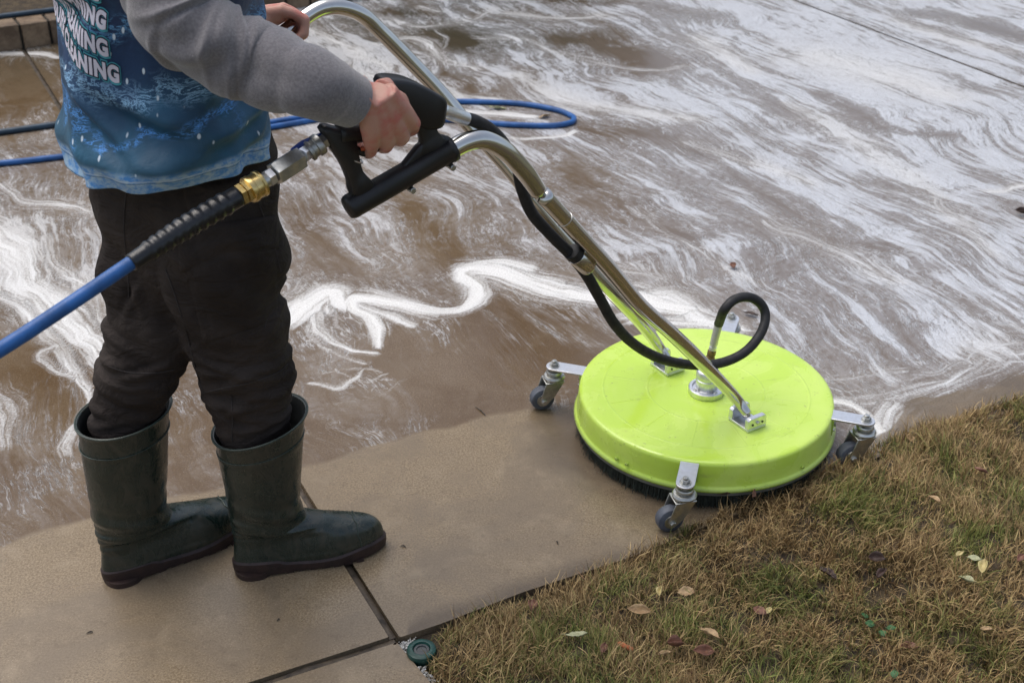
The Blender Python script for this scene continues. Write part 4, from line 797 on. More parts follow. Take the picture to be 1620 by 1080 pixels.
# --- sleeves
def sleeve(pts, rad, name='sleeve', seed=0, cuff=True):
    P, r_ = spline(pts, rad, 14); mb = MB(); n = 56; N = len(P); u = None; rs = []
    tt = (P[1]-P[0]).normalized(); u = tt.orthogonal().normalized()
    for i, p in enumerate(P):
        tt = (P[min(i+1, N-1)]-P[max(i-1, 0)]).normalized(); u = (u-tt*u.dot(tt)).normalized(); w_ = tt.cross(u); rr_ = []
        f = i/(N-1)
        for j in range(n):
            a = 2*math.pi*j/n; d = u*math.cos(a)+w_*math.sin(a); q = p+d*r_[i]
            k = mnoise.noise(Vector((q.x*6+seed, q.y*6, q.z*16)))*.010 + .0045*math.sin(f*38+2.6*math.sin(a+seed)+5*mnoise.noise(q*9))*max(0, 1-abs(f-.60)/.42)*(.5+mnoise.noise(q*8+Vector((5, 0, 0))))*1.3 + mnoise.noise(q*25)*.002
            k += .003*math.exp(-((f-.79)/.03)**2)*(cuff) - .0035*math.exp(-((f-.835)/.008)**2)*cuff
            k += .006*mnoise.noise(Vector((f*5+seed, math.sin(a)*1.2, math.cos(a)*1.2)))*(1 if f < .8 else .2)
            for (f0, a0, sl, am, wd) in ((.50, 1.0, .05, .0065, .012), (.56, 2.6, -.04, .006, .012), (.62, 4.2, .05, .0065, .011), (.45, 5.4, -.05, .007, .013), (.68, .2, .04, .0055, .010), (.73, 3.2, -.03, .005, .010), (.40, 3.6, .05, .007, .014), (.34, .9, .05, .006, .014), (.60, 5.9, .03, .005, .010)):
                da = ((a-a0+math.pi) % (2*math.pi))-math.pi; ff = (f-f0-sl*da)/wd; k += am*math.exp(-(da/1.1)**2)*(math.exp(-ff*ff)-.8*math.exp(-(ff-1.9)**2))
            if f > .93: k *= .2
            rr_.append(p+d*(r_[i]+k))
        rs.append(rr_)
    # turned-in cuff
    e = P[-1]; rs.append([e+(q-e)*.97+tt*.0015 for q in rs[-1]]); rs.append([e+(q-e)*.86+tt*.0 for q in rs[-2]]); rs.append([e+(q-e)*.80-tt*.03 for q in rs[-3]])
    mb.rings(rs, False); o = mb.build(name, M['fleece'], root, sharp=False); o.modifiers.new('s', 'SUBSURF').render_levels = 1; return P, r_
WR = pl(560, 162, GP+.005)     # right wrist
SHR = pc(300, -150, 1.88); ELB = pc(290, 62, 1.80)
rp = [pc(305, -200, 1.90), pc(290, -120, 1.86), pc(279, -40, 1.82), pc(278, 8, 1.80), pc(305, 48, 1.785), pc(354, 78, 1.775), pc(415, 103, 1.775), Vector(pl(494, 132, GP+.045)), Vector(pl(559, 161, GP+.036))]
rr = [.080, .080, .078, .075, .069, .060, .0545, .0475, .0405]
P_, r_ = sleeve(rp, rr)
# seam of the cuff
cs = P_[-26]; cd_ = (P_[-25]-P_[-27]).normalized()
q = pl(0, 0, 0); lp = [Vector(atY(300, -190, 2.17)), Vector(atY(315, -100, 2.22)), Vector(atY(322, -20, 2.25)), Vector(atY(345, 22, 2.26)), Vector(atY(372, 30, 2.26)), Vector(atY(398, 26, 2.25))]
sleeve(lp, [.072, .07, .065, .056, .046, .040], seed=3)
# --- trousers
TOPN = pc(409, 666, 2.005); TOPF = pc(194, 652, 2.0)
def legmesh():
    mb = MB()
    def lring(y, l, r, Y, k=1.0, tilt=(0, 0), ang=FA): 
        c = pc((l+r)/2, y, Y); hw = (r-l)/2*depth(c)/CF; return ring(c, hw*1.0, hw*k, 0, 44, tilt, 2.15)
    near = [(262, 235, 436, 2.005, .72), (300, 228, 440, 2.0, .72), (345, 238, 451, 1.995, .74), (380, 246, 455, 1.99, .76), (430, 258, 452, 1.99, .80), (480, 272, 453, 1.992, .80), (530, 290, 456, 1.995, .80), (560, 303, 458, 1.997, .82), (590, 314, 459, 2.0, .82), (612, 322, 457, 2.002, .82), (630, 331, 452, 2.004, .80), (648, 336, 452, 2.004, .78)]
    farl = [(255, 146, 330, 2.07, .72), (290, 147, 330, 2.065, .74), (330, 153, 325, 2.05, .78), (380, 159, 315, 2.04, .80), (430, 163, 310, 2.03, .80), (480, 167, 306, 2.02, .80), (520, 170, 305, 2.01, .80), (550, 166, 302, 2.005, .80), (575, 162, 298, 2.0, .80), (600, 159, 286, 1.998, .80), (622, 157, 270, 1.996, .78), (640, 156, 266, 1.995, .76)]
    for L_, tp_, dx in ((near, TOPN, -.010), (farl, TOPF, .008)):
        rs_ = [lring(*q) for q in L_]
        for dz, r0 in ((-.025, .066), (-.07, .058), (-.12, .045)):
            c_ = tp_+FD*dx*(1 if dz > -.1 else .3)+Zv*dz + FD*(.010*(-dz/.1)); rs_.append(ring(c_, r0, r0*.86, FA, 44))
        mb.rings(rs_)
    hip = [(180, 156, 420, 2.03, .60), (225, 150, 432, 2.03, .62), (262, 147, 436, 2.03, .62), (300, 149, 436, 2.028, .60), (350, 158, 430, 2.02, .56), (400, 190, 410, 2.01, .52), (440, 215, 380, 2.0, .48)]
    mb.rings([lring(*q) for q in hip]); return mb
tro = remesh(legmesh(), 'trousers', .0055, M['trousers'], root, 6, .6)
bmt = bmesh.new(); bmt.from_mesh(tro.data); bmt.normal_update()
FOLDS = []
fr = random.Random(5)
for k in range(46):
    x0 = fr.uniform(-.78, -.38); z0 = fr.choice([fr.uniform(.34, .52), fr.uniform(.34, .52), fr.uniform(.5, .85)]); an = fr.uniform(-.7, .7)+(math.pi/2 if z0 > .6 and fr.random() < .6 else 0)
    FOLDS.append((x0, z0, math.cos(an), math.sin(an), fr.uniform(.03, .07), fr.uniform(.003, .0065), fr.uniform(.005, .009)))
def fcre(p, n):
    x, y, z = p; f = 0
    # diagonal drag lines and knee bunching
    f += .0060*math.sin(z*44+x*24+5*mnoise.noise(Vector((x*6, y*6, z*5))))*max(0, mnoise.noise(Vector((x*4, y*4, z*4+7)))+.35)
    k = math.exp(-((z-.42)/.075)**2); f += k*.012*(1-2.2*abs(mnoise.noise(Vector((x*5+y*3, y*6, z*17+x*5)))))*.8 + k*.0035*math.sin(z*90-x*42+8*mnoise.noise(Vector((x*9, y*9, z*9))))*(.5+mnoise.noise(Vector((x*7+3, y*7, z*7))))
    f += .010*mnoise.noise(Vector((x*7, y*7, z*3.2+2))) + .0035*mnoise.noise(Vector((x*24, y*24, z*16)))
    for (x0, z0, dx, dz, L0, am, wd) in FOLDS:
        ux, uz = x-x0, z-z0; al = ux*dx+uz*dz; ac = -ux*dz+uz*dx
        e = math.exp(-(al/L0)**2); f += am*e*(math.exp(-(ac/wd)**2)-.9*math.exp(-((ac-1.7*wd)/wd)**2))
    k2 = math.exp(-((z-.72)/.10)**2); f += k2*.005*math.sin(x*60+z*38+3*mnoise.noise(p*6))
    return f
for v in bmt.verts: v.co += v.normal*fcre(v.co, v.normal)
bmt.to_mesh(tro.data); bvT = BVHTree.FromBMesh(bmt)
def hit(bv, x, y, off=0.0):
    d = ray(x, y).normalized(); h_ = bv.ray_cast(C0, d)
    return (h_[0]+h_[1]*off*(1 if h_[1].dot(d) < 0 else -1)) if h_[0] else None
def seam(bv, pts, r, name, m, parent, off=.0006):
    P = [Vector((x, y, 0)) for x, y in pts]; P, _ = spline(P, 1, 6); Q = [hit(bv, p.x, p.y, off) for p in P]; Q = [q for q in Q if q is not None]
    if len(Q) > 2:
        Q2 = [Q[0]] + [(Q[i-1]+Q[i]*2+Q[i+1])/4 for i in range(1, len(Q)-1)] + [Q[-1]]; return MB().tube(Q2, r, 6).build(name, m, parent)
def patch(bv, quad, nu, nv, th, name, m, parent, bulge=0.0):   # quad of pixel corners, laid on the cloth
    (x0, y0), (x1, y1), (x2, y2), (x3, y3) = quad; rs = []; ro = []
    for i in range(nv+1):
        v = i/nv; ra = []; rb = []
        for j in range(nu+1):
            u = j/nu; x = (x0*(1-u)+x1*u)*(1-v)+(x3*(1-u)+x2*u)*v; y = (y0*(1-u)+y1*u)*(1-v)+(y3*(1-u)+y2*u)*v
            e = min(1, min(u, 1-u)*8, min(v, 1-v)*8); p = hit(bv, x, y, 0); 
            if p is None: return None
            d = (C0-p).normalized(); ra.append(p+d*(th*(.25+.75*e)+bulge*math.sin(math.pi*u)*math.sin(math.pi*v))); rb.append(p-d*.002)
        rs.append(ra); ro.append(rb)
    m_ = MB(); n = nu+1; vs = [p for r in rs for p in r]+[p for r in ro for p in r]; fs = []; off = (nv+1)*n
    for i in range(nv):
        for j in range(nu): fs.append((i*n+j, i*n+j+1, (i+1)*n+j+1, (i+1)*n+j))
    bd_ = [i for i in range(n)] + [k*n+nu for k in range(1, nv+1)] + [nv*n+k for k in range(nu-1, -1, -1)] + [k*n for k in range(nv-1, 0, -1)]
    for a, b in zip(bd_, bd_[1:]+bd_[:1]): fs.append((a, b, b+off, a+off))
    m_.add(vs, fs); o_ = m_.build(name, m, parent, sharp=False); return o_
pk = patch(bvT, ((282, 372), (436, 352), (440, 505), (322, 545)), 26, 28, .0035, 'cargo_pocket', M['trousers'], tro, .010)
patch(bvT, ((278, 362), (440, 340), (442, 392), (284, 432)), 26, 12, .0075, 'pocket_flap', M['trousers'], tro, .004)
SM = simple('seam_thread', (.030, .024, .022), .8)
for pts in ([(262, 425), (278, 470), (296, 530), (310, 585), (322, 622)], [(160, 575), (200, 588), (240, 590), (275, 585)], [(318, 622), (360, 612), (400, 604), (440, 588), (455, 575)], [(366, 625), (368, 660), (367, 698)], [(400, 300), (418, 345), (432, 385), (444, 430)], [(200, 300), (196, 360), (202, 420), (204, 470)], [(396, 395), (418, 440), (424, 490), (418, 520)]):
    seam(bvT, pts, .0013, 'seam', SM, tro)
bmt.free()
# --- boots
M['welt'] = simple('boot_welt', (.030, .045, .036), .45)
def boot(heel, toe, top, rimpx, tiltf, lean, name_label=None):
    """heel, toe: ground points; top: rim centre (world); rings bottom-up"""
    heel = Vector(heel); toe = Vector(toe); f = (toe-heel); f.z = 0; L_ = f.length; f.normalize(); s = Vector((f.y, -f.x, 0))
    H_ = top.z; n = 48; rs = []; r_top = rimpx
    def foot(z):      # x range and half width of the slice at height z (x from heel)
        tz = [(.000, .004, L_-.010, .040), (.012, .000, L_-.002, .047), (.030, -.002, L_, .0485), (.050, .000, L_-.002, .0480), (.064, .003, L_-.010, .046), (.074, .004, L_-.024, .044), (.082, .004, L_-.050, .042), (.089, .004, L_-.082, .043), (.098, .004, L_-.104, .045), (.112, .003, .152, .048), (.130, .001, .146, .052), (.16, -.003, .142, .058)]
        z_ = [q[0] for q in tz]; return [np.interp(z, z_, [q[k] for q in tz]) for k in (1, 2, 3)]
    ax = heel + f*.068
    zs_ = list(np.linspace(.022, .16, 30)) + list(np.linspace(.17, H_, 34)[0:])
    tx = (top-ax)
    for z in zs_:
        t_ = max(0, (z-.10)/(H_-.10)); ctr = ax + Vector((tx.x, tx.y, 0))*t_**1.15
        if z <= .16: a_, b_, w_ = foot(z)
        else:
            k = (z-.16)/(H_-.16); hl = np.interp(k, [0, .35, .75, 1], [.0725, .078, .083, r_top]); a_, b_, w_ = .0695-hl, .0695+hl, np.interp(k, [0, .35, .75, 1], [.058, .068, .073, r_top*.9])
        mid = (a_+b_)/2; hx = (b_-a_)/2; rr_ = []
        for j in range(n):
            a = 2*math.pi*j/n; ca, sa = math.cos(a), math.sin(a); e = 2.35 if z < .09 else 2.0
            x = math.copysign(abs(ca)**(2/e), ca)*hx; y = math.copysign(abs(sa)**(2/e), sa)*w_
            xx = mid+x
            if z < .10:   # waist and ball of the foot
                u = np.clip(xx/L_, 0, 1); y *= np.interp(u, [0, .15, .38, .68, .9, 1], [.80, .84, .78, 1.03, .95, .8])
            base = ctr - f*.068
            p = base + f*xx + s*y; p.z = z
            if z > .2: k_ = (z-.2)/(H_-.2); p.z += k_*(tiltf[0]*x+tiltf[1]*y)
            nn = Vector(((f*x/hx**2+s*y/w_**2)).to_tuple()).normalized()
            q = p; fo_ = .0035*mnoise.noise(Vector((q.x*9, q.y*9, z*7+lean)))
            # ankle creases
            back = max(0, -ca); fr = max(0, ca)
            fo_ += .0030*math.sin(z*330)*math.exp(-((z-.115)/.030)**2)*back**2
            fo_ += .0045*math.sin((z+x*.35)*120+lean)*math.exp(-((z-.15)/.045)**2)*(.3+.7*abs(sa))*.8
            hr = (z-(H_-.052)); fo_ += .0022*math.exp(-(hr/.0035)**2) + .0030*math.exp(-((z-H_)/.005)**2)
            if z < .11: # toe cap edge
                u = xx/L_; fo_ += .0016*(1/(1+math.exp(-(u-.86)*120))) * (1 if z > .03 else 0) + .0012*math.exp(-((z-.036)/.004)**2)
            p += nn*fo_; rr_.append(p)
        rs.append(rr_)
    rim = rs[-1]; c = sum(rim, Vector())/n
    m_ = MB(); m_.rings(rs, False); k0 = len(m_.v)
    # close the toe vamp between slices is implicit; sole closes the bottom
    b_ = m_
    b_.rings([rim, [c+(p-c)*.975+Zv*.002 for p in rim], [c+(p-c)*.955-Zv*.001 for p in rim]], False)
    bo = b_.build('boot', M['boot'], root, sharp=False); ms = bo.modifiers.new('s', 'SUBSURF'); ms.levels = ms.render_levels = 1
    lin_ = [[sum(q_, Vector())/n+(p-sum(q_, Vector())/n)*.955-Zv*.001 for p in q_] for q_ in rs[:-22:-1]]; MB().rings(lin_, False).build('boot_lining', M['bootin'], bo, sharp=False)
    def band(i, a0=0, a1=n, rad=.0011, nm='welt'):
        q_ = rs[i]; c_ = sum(q_, Vector())/n; pts = [c_+(q_[j % n]-c_)*1.008 for j in range(a0, a1+1)]; MB().tube(pts, rad, 6).build(nm, M['welt'], bo)
    band(len(rs)-9); band(len(rs)-1, rad=.0022, nm='rim')
    # toe cap edge: a line over the front of the foot
    tcp = []
    for k in range(23):
        a = math.pi*(k/22) - math.pi/2; best = None
        for q_ in rs[:26]:
            for j in range(n):
                u = (q_[j]-(ax-f*.068)); uf = u.dot(f); us = u.dot(s)
                dv = abs(uf-(L_-.052-.006*math.cos(a)))*1.0 + abs(us-.046*math.sin(a))*1.2
                zz_ = .032+.050*math.cos(a)**.6 if math.cos(a) > 0 else .03
                dv += abs(q_[j].z-zz_)*.8
                if best is None or dv < best[0]: best = (dv, q_[j])
        tcp.append(best[1])
    tcp = [tcp[0]]+[(tcp[i-1]+tcp[i]*2+tcp[i+1])/4 for i in range(1, 22)]+[tcp[-1]]; tcp = [p+Vector((0, 0, .0012)) for p in tcp]
    MB().tube(tcp, .0012, 6, True, 3).build('toe_cap_edge', M['welt'], bo)
    # sole with heel block and lugs
    base = ax-f*.068
    def outline(g, lo, hi, wd=1):
        o_ = []
        for j in range(64):
            a = 2*math.pi*j/64; ca, sa = math.cos(a), math.sin(a); x = math.copysign(abs(ca)**.85, ca); y = math.copysign(abs(sa)**.85, sa)
            xx = (lo+hi)/2+(hi-lo)/2*x; u = np.clip(xx/L_, 0, 1); w_ = .050*np.interp(u, [0, .15, .38, .68, .9, 1], [.84, .88, .80, 1.04, .97, .84]); o_.append(base+f*(xx+g*x)+s*(y*(w_*wd+g)))
        return o_
    so_ = MB(); A_ = outline(.000, -.004, L_+.003); sz = lambda p, z: Vector((p.x, p.y, z))
    def up(p): u = (p-base).dot(f)/L_; return .004*math.sin(u*9)+(.010 if u < .28 else 0)*.6
    so_.rings([[sz(p, .0045) for p in A_], [sz(p, .014) for p in outline(.0015, -.004, L_+.003)], [sz(p, .024+up(p)) for p in outline(.0015, -.004, L_+.003)], [sz(p, .030+up(p)) for p in outline(-.004, -.004, L_+.003)]])
    for lo, hi in [(-.003, .075)]: O_ = outline(0, lo, hi, .98); so_.rings([[sz(p, .0) for p in O_], [sz(p, .012) for p in O_]])
    for k in range(7):
        xx = .105+k*(L_-.165)/6; u = xx/L_; w_ = .047*np.interp(u, [0, .15, .38, .68, .9, 1], [.84, .88, .80, 1.04, .97, .80])
        so_.box(base+f*xx+Zv*.0035, .015, w_*1.98, .0068, (f, s, Zv))
    for q in (): pass
    so_.build('sole', M['sole'], bo, sharp=True)
# near (right) boot and far (left) boot
boot(at(374, 903), at(608, 858), TOPN, .088, (.24, .0), 1)
boot(at(168, 920), at(398, 826), TOPF, .0875, (.10, .0), 4)
# --- body: one continuous surface under the clothes, hands with five fingers
bd = MB()
def limb(pts, rad, n=16, k=6): bd.tube([Vector(p) for p in pts], rad, n, True, k)
def hand(c, r, w, n_, sc=1.0, sd=1):
    """c grip centre, r rod axis (towards the index finger), w towards the wrist, n_ outwards on the back of the hand"""
    r = r.normalized(); w = (w-r*w.dot(r)).normalized(); n_ = (n_-r*n_.dot(r)-w*n_.dot(w)).normalized()
    T = lambda a, b, d: c + (r*a + w*b + n_*d)*sc
    wr = T(-.004, .088, .006)
    # palm: a bundle of metacarpals from wrist to knuckles
    kn = [T(.0345, .004, .0300), T(.0125, -.003, .0335), T(-.0100, .001, .0310), T(-.0310, .010, .0255)]
    for i, k_ in enumerate(kn):
        st_ = T(.014-.011*i, .078, .012); bd.tube([st_, (st_*.45+k_*.55)+n_*.003*sc, k_], [.0150*sc, .0140*sc, .0112*sc], 14, True, 5)
    bd.tube([T(0, .082, .006), T(0, .04, .010), T(0, .012, .014)], [.019*sc, .021*sc, .018*sc], 14, True, 4)
    bd.sphere(T(.002, .040, .017), .034*sc, 20, (1.18, 1.25, .48), (r, w, n_)); bd.sphere(T(.002, .018, .020), .030*sc, 20, (1.25, .9, .50), (r, w, n_))
    rad0 = [.0100, .0102, .0096, .0086]; ln_ = [1.0, 1.06, 1.0, .86]
    for i, k_ in enumerate(kn):
        a0 = (.0345, .0125, -.0100, -.0310)[i]; sp_ = (.002, .0008, -.0005, -.002)[i]; g = ln_[i]
        pip = T(a0+sp_, -.034*g+.002*i, .013); dip = T(a0+sp_*.8, -.034*g+.003, -.011); tip = T(a0*.96, -.012, -.0235)
        r0 = rad0[i]*sc
        bd.tube([k_, (k_+pip)/2+n_*.0025*sc-w*.002*sc, pip], [r0*1.10, r0*.97, r0*1.02], 14, True, 5)
        bd.tube([pip, (pip+dip)/2-w*.001*sc, dip], [r0*1.0, r0*.88, r0*.92], 14, True, 4); bd.tube([dip, tip], [r0*.9, r0*.72], 12, True, 3)
        bd.sphere(k_, r0*1.16, 14); bd.sphere(pip, r0*1.03, 12); bd.sphere(dip, r0*.93, 12); bd.sphere(tip, r0*.74, 12)
    # thumb, leaving the side of the palm near the wrist and closing over the fingers
    th = [T(.016, .062, -.004), T(.034, .036, -.018), T(.034, .008, -.030), T(.016, -.010, -.036)]
    bd.tube(th, [.0150*sc, .0128*sc, .0108*sc, .0090*sc], 14, True, 5); bd.sphere(th[1], .0130*sc, 12); bd.sphere(th[2], .0112*sc, 12); bd.sphere(th[3], .0092*sc, 12)
    return wr
gc = gp(601, 197); rax = gp(640, 160)-gp(560, 214)
wv = (gp(566, 150)-gp(612, 205)).normalized()*.075 + LA*.040
wr = hand(gc, rax, wv, LA + Zv*.45, 1.12)
fa1 = P_[-8]
limb([wr, P_[-3]*.6+wr*.4, P_[-14], rp[6], rp[5], rp[4], rp[3], rp[2], rp[1]], [.0265, .0255, .028, .034, .038, .042, .044, .046, .05])
# left hand on the far bar
fb_ = Vector(pl(448, 54, -.20, FARB)); fr_ = (Vector(pl(478, 32, -.20, FARB))-Vector(pl(420, 74, -.20, FARB))).normalized()
gcl = Vector(pl(446, 46, -.20, FARB)); wvl = Vector((-.85, -.30, .05))
wl = hand(gcl, Vector((.30, -.80, .25)), wvl, Vector((.55, .1, .9)), 1.06, -1)
limb([wl, (wl+lp[-1])/2, lp[-1], lp[-2], lp[-3], lp[-4]], [.025, .027, .03, .036, .042, .045])
# torso, neck, head, hips, legs
tc = lambda z: Vector((float(np.interp(z, SH[:, 0], SH[:, 1])), float(np.interp(z, SH[:, 0], SH[:, 2])), z))
bd.rings([ring(tc(z)+FD*0, a, b, FA, 28, (0, 0), 2.2) for z, a, b in ((.88, .06, .09), (.93, .085, .12), (.98, .095, .135), (1.05, .095, .14), (1.18, .105, .155), (1.30, .105, .165), (Z1-.07, .09, .15), (Z1-.02, .07, .10), (Z1+.02, .058, .06))])
nk = tc(Z1)+FD*.02; hd = nk+Zv*.195+FD*.045
limb([nk-Zv*.04, nk+Zv*.05+FD*.01, hd-Zv*.06], [.062, .056, .055])
bd.sphere(hd+Zv*.015, .1, 24, (.98, .78, 1.10), (FD, SD, Zv)); bd.sphere(hd+FD*.035-Zv*.055, .062, 18, (.95, .85, .95), (FD, SD, Zv))
limb([hd+FD*.092+Zv*.012, hd+FD*.115-Zv*.018, hd+FD*.098-Zv*.026], [.008, .012, .009]); 
for sg in (-1, 1):
    bd.sphere(hd+SD*(.078*sg)-FD*.005, .03, 12, (.6, .25, 1), (FD, SD, Zv)); bd.sphere(hd+FD*.083+SD*(.032*sg)+Zv*.012, .0125, 12); bd.sphere(hd+FD*.088+SD*(.03*sg)+Zv*.030, .012, 10, (.7, 2, .5), (FD, SD, Zv))
bd.sphere(hd+FD*.088-Zv*.060, .010, 12, (.8, 2.2, .5), (FD, SD, Zv)); bd.sphere(hd+FD*.086-Zv*.072, .010, 12, (.8, 1.9, .5), (FD, SD, Zv))
limb([tc(Z1-.06)+SD*.02, tc(Z1-.05)+SD*.13, rp[1]], [.07, .062, .055]); limb([tc(Z1-.06)-SD*.02, tc(Z1-.05)-SD*.13, lp[0], lp[1]], [.07, .062, .055, .05])
for hp0, tp_ in ((pc(340, 262, 2.03), TOPN), (pc(250, 262, 2.07), TOPF)):
    limb([tc(.92), hp0, hp0*.5+tp_*.5, tp_+Zv*.02, tp_-Zv*.10+FD*.010, tp_-Zv*.20+FD*.012], [.06, .06, .045, .038, .030, .024])
body = remesh(bd, 'body', .0026, M['skin'], root, 5, .5)
hr = MB(); hr.sphere(hd+Zv*.028-FD*.014, .108, 28, (.98, .80, 1.06), (FD, SD, Zv)); hv = []
for v in hr.v: hv.append(Vector(v))
hr.v = [tuple(v if (v-hd).dot(Zv) > -.02-.7*(v-hd).dot(-FD)*.9 + .0 or (v-hd).dot(FD) < -.0 else hd+(v-hd)*.72) for v in hv]
for i, v in enumerate(hr.v):
    v = Vector(v); d = v-hd
    if d.z < -.06: v = hd+d*.80
    hr.v[i] = tuple(v + d.normalized()*.004*mnoise.noise(v*60))
hr.build('hair', M['hair'], root)

# ------------------------------------------------------------------ fallen leaves, sprinkler, bits
def leafmat(name, a, b): return simple(name, a, .5, 0, .3, 60, 90, .002, col2=b)
LM = {'red': leafmat('reddish_brown_leaf', (.20, .085, .05), (.10, .045, .028)), 'tan': leafmat('tan_leaf', (.46, .32, .17), (.28, .18, .09)), 'yellow': leafmat('pale_yellow_leaf', (.52, .44, .20), (.38, .31, .14)),
      'pale': leafmat('pale_green_leaf', (.40, .40, .24), (.28, .29, .16)), 'brown': leafmat('dark_brown_leaf', (.06, .030, .020), (.022, .012, .009)), 'green': leafmat('green_weed_leaf', (.035, .12, .03), (.02, .07, .02))}
def leaf(px, py, size, kind, label, z=None, asp=.6, curl=1.0, az=None, tilt=None, lob=.0, g='fallen leaves in the grass'):
    size *= .85 if z is None else 1.0; p = Vector(at(px, py, 0))
    if z is None: zz = float(lawn_z(p.x, p.y)[0])+.026; p = Vector(at(px, py, zz))
    else: p = Vector(at(px, py, z))
    az = random.uniform(0, 6.28) if az is None else az; tl = random.uniform(-.5, .5) if tilt is None else tilt
    n, k = 12, 8; vs = []; fs = []; L_ = size; sd = random.random()*50
    for i in range(n+1):
        u = i/n; w_ = L_*asp*.5*(math.sin(math.pi*min(1, u*1.02))**.75)*(1+lob*math.sin(u*26))*(1-.25*u)
        for j in range(-k//2, k//2+1):
            v = j/(k/2); x = (u-.5)*L_; y = v*w_; zz = curl*(L_*.22*(v*v)*abs(math.sin(math.pi*u)) + L_*.18*(u-.4)**2*2) + L_*.10*mnoise.noise(Vector((u*3+sd, v*2, sd))) - (.0006 if j else .0)
            vs.append(Vector((x, y, zz)))
    m_ = k+1
    for i in range(n):
        for j in range(k): fs.append((i*m_+j, i*m_+j+1, (i+1)*m_+j+1, (i+1)*m_+j))
    T = Matrix.Rotation(az, 3, 'Z') @ Matrix.Rotation(tl, 3, 'X') @ Matrix.Rotation(random.uniform(-.25, .25), 3, 'Y')
    b_ = MB().add([T@v for v in vs], fs); b_.tube([T@Vector((-L_*.5, 0, L_*.05)), T@Vector((-L_*.72, L_*.03, L_*.03))], [L_*.012, L_*.008], 5)
    me = bpy.data.meshes.new('leaf'); me.from_pydata([tuple(v) for v in b_.v], [], b_.f); me.update()
    o = link('fallen_leaf', me, LM[kind]); o.location = p; so_ = o.modifiers.new('s', 'SOLIDIFY'); so_.thickness = .0007
    return tag(o, label, 'leaf', g)
D = 'fallen leaves on the driveway'
leaf(1160, 421, .030, 'red', 'small reddish brown leaf alone on the foam above the machine', .006, .7, 1.4, g=D)
leaf(1188, 497, .040, 'brown', 'dark brown leaf on wet concrete seen through the black hose loop', .006, .45, .8, az=-.4, g=D)
leaf(1617, 337, .050, 'brown', 'dark curled leaf at the right edge of the foamy driveway', .008, .5, 1.6, g=D)
leaf(862, 184, .050, 'tan', 'pale orange leaf on the foam inside the blue hose loop', .006, .6, .6, g=D)
leaf(787, 171, .070, 'pale', 'pale leaf floating in foam under the top of the blue hose loop', .006, .35, .3, az=0, g=D)
leaf(1439, 694, .030, 'tan', 'small tan leaf on wet concrete at the lawn edge right of the machine', .008, .8, 1.2, g=D)
leaf(1192, 779, .026, 'red', 'small brown leaf standing against the lime green rim above the grass', .052, .7, .6, az=1.3, tilt=1.2, g=D)
leaf(1148, 781, .026, 'brown', 'dark leaf caught under the lime green rim beside the front caster', .048, .5, .8, az=.1, g=D)
leaf(1122, 1003, .046, 'tan', 'broad tan leaf low in the grass, upper leaf of the pair beside a red one', asp=.8, lob=.12)
leaf(1112, 1030, .050, 'red', 'wet red brown leaf just below the broad tan leaf at the bottom of the lawn', asp=.6)
leaf(1068, 1020, .042, 'red', 'upright folded red leaf between the orange clay piece and the broad tan leaf', asp=.7, curl=2.2)
leaf(1050, 1036, .034, 'tan', 'thin curled tan leaf under the upright folded red leaf', asp=.3, curl=1.5, az=.2)
leaf(1202, 967, .034, 'red', 'orange brown leaf with a yellow one at its right side', asp=.75)
leaf(1216, 966, .024, 'yellow', 'small yellow leaf touching the orange brown leaf in the lawn', asp=.6)
leaf(1085, 937, .042, 'tan', 'pale tan torn leaf above the orange brown leaf near the lawn edge', asp=.7, lob=.15)
leaf(1045, 937, .034, 'yellow', 'yellowish curled leaf left of the pale tan torn leaf', asp=.5, curl=1.8)
leaf(1012, 966, .055, 'tan', 'large curled light brown leaf half buried in the grass left of centre', asp=.5, curl=1.2)
leaf(912, 1003, .048, 'pale', 'flat pale olive leaf left of the orange clay piece', asp=.5, lob=.15, curl=.3, az=.1)
leaf(842, 958, .042, 'red', 'rust brown leaf in the grass close to the slab edge', asp=.6)
leaf(955, 1025, .030, 'red', 'small rust leaf just left of the orange clay piece', asp=.6)
leaf(1556, 897, .044, 'yellow', 'bright pale yellow curled leaf at the right of the lawn', asp=.55, curl=1.5, az=1.1)
leaf(1530, 918, .042, 'pale', 'pale green grey leaf just below the bright yellow curled leaf', asp=.6, az=2.5)
leaf(1541, 883, .034, 'pale', 'dull greenish leaf just above the bright yellow curled leaf', asp=.8, curl=.4)
leaf(1518, 877, .026, 'yellow', 'little cream leaf left of the dull greenish leaf', asp=.6)
leaf(1386, 884, .040, 'brown', 'blackish curled piece standing in for a dark hole in the lawn', asp=.8, curl=2)  # leaf mesh put in as a dark hole among the blades
leaf(1395, 908, .036, 'brown', 'dark leaf under the blackish curled piece', asp=.6, curl=1.4)
leaf(1552, 745, .036, 'red', 'dull red leaf stuck upright in the grass below the far lawn edge', asp=.5, tilt=.9)
leaf(1478, 790, .036, 'tan', 'tan leaf lying in the grass below the right caster', asp=.5)
leaf(1615, 883, .030, 'red', 'pinkish red leaf at the right frame edge of the lawn', asp=.7)
leaf(1438, 1023, .040, 'red', 'wet dark red leaf near the bottom right of the lawn', asp=.6)
leaf(1560, 995, .026, 'tan', 'tiny tan leaf in greener grass near the bottom right corner', asp=.5)
leaf(1310, 908, .050, 'brown', 'brown oak like leaf beneath straw coloured grass left of the blackish curled piece', asp=.5, lob=.25)
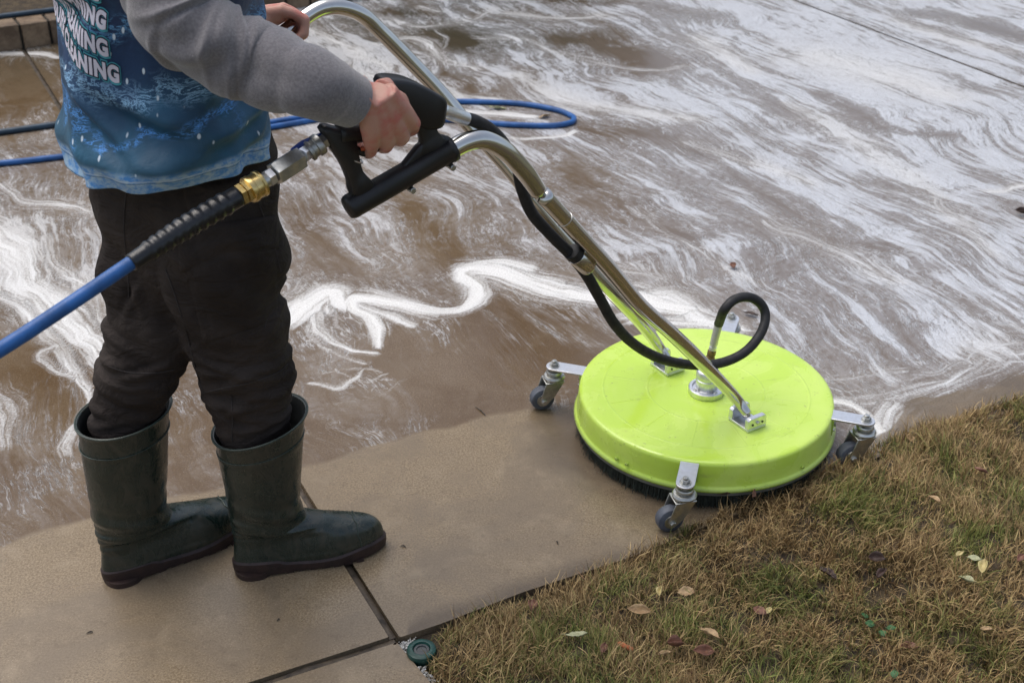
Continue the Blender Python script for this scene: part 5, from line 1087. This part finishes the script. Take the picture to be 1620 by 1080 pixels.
for x, y, lb in ((1368, 973, 'small green weed leaf nearest the blackish curled piece'), (1376, 986, 'green weed leaf touching the lower side of the one nearest the blackish curled piece'), (1410, 993, 'right one of the two green weed leaves side by side in the tan grass'), (1396, 1001, 'left one of the two green weed leaves side by side in the tan grass'), (1415, 1066, 'lowest green weed leaf near the bottom edge of the lawn')):
    leaf(x, y, .022, 'green', lb, asp=.9, curl=.4, g='green weed leaves')
# orange clay piece
p = Vector(at(990, 1022, .034)); d = Vector((.8, -.45, -.1)).normalized()
tag(MB().tube([p-d*.016, p-d*.013, p, p+d*.012, p+d*.015], [.002, .0045, .005, .0042, .002], 12, True, 4).build('clay_piece', M['clay']), 'small orange baked clay piece shaped like a carrot in the grass', 'clay piece')
# sprinkler head
sc0 = Vector(at(667, 1029, .004)); sp0 = empty('sprinkler_head', (sc0.x, sc0.y, 0), 'round dark green sprinkler head beside the slab corner', 'sprinkler')
c0_ = Vector((sc0.x, sc0.y, 0))
MB().lathe([(.026, -.06), (.026, -.004), (.0275, -.001), (.0285, .004), (.027, .009), (.022, .012), (.017, .0115), (.0155, .007)], c0_, (0, 0, 1), 40, False).build('collar', M['sprink'], sp0)
cap = MB(); cap.lathe([(.0155, .006), (.0145, .008), (.010, .0085), (.0095, .005), (.004, .005), (.001, .005)], c0_, (0, 0, 1), 32); cap.build('nozzle_cap', simple('grey_black_plastic', (.05, .055, .055), .4), sp0)
# pvc lip / foam clump round the sprinkler
t = NT('soapy_suds'); o_ = t.obj(); n_ = t.noise(o_, 120, 5, .7)[0]; t.set(Base_Color=t.mix(t.mr(n_, .35, .6), (.62, .62, .60), (.25, .24, .21)), Roughness=.35); t.bump(n_, .003); M['suds'] = t.m
mb = MB(); 
for k in range(420):
    u = random.random(); a, b_ = (632, 1018), (690, 1078)
    if random.random() < .45: a, b_ = (628, 1022), (650, 1010)
    x = a[0]+(b_[0]-a[0])*u+random.gauss(0, 4.5); y = a[1]+(b_[1]-a[1])*u+random.gauss(0, 3)
    q = Vector(at(x, y, 0)); 
    if (Vector((q.x, q.y))-Vector((sc0.x, sc0.y))).length < .029: continue
    r0 = random.uniform(.0008, .0032); mb.sphere((q.x, q.y, random.uniform(-.014, -.004)), r0, 8, (1, 1, .6))
o = tag(mb.build('soap_suds', M['suds']), 'dirty white soap suds in the gap around the sprinkler', 'suds'); o['kind'] = 'stuff'
# twigs on the washed slab
for x, y, L_, az, lab in ((760, 650, .045, -1.0, 'thin dark twig on damp concrete near the wash line'), (881, 858, .010, -1.2, 'tiny dark crumb of bark on the washed slab left of the front caster'), (638, 864, .012, -.4, 'tiny brown chip on the washed slab right of the boot toe'), (142, 1000, .012, .3, 'tiny reddish chip on the washed slab below the rear boot'), (440, 500+480, .007, 1, 'tiny dark speck on the front slab by the joint')):
    p = Vector(at(x, y, .002)); d = Vector((math.cos(az), math.sin(az), 0)); tag(MB().tube([p-d*L_/2, p+Vector((.001, .002, .001)), p+d*L_/2], [.0008, .0018, .0007], 7, True, 3).build('twig', M['wood']), lab, 'twig', 'bits on the washed slab')
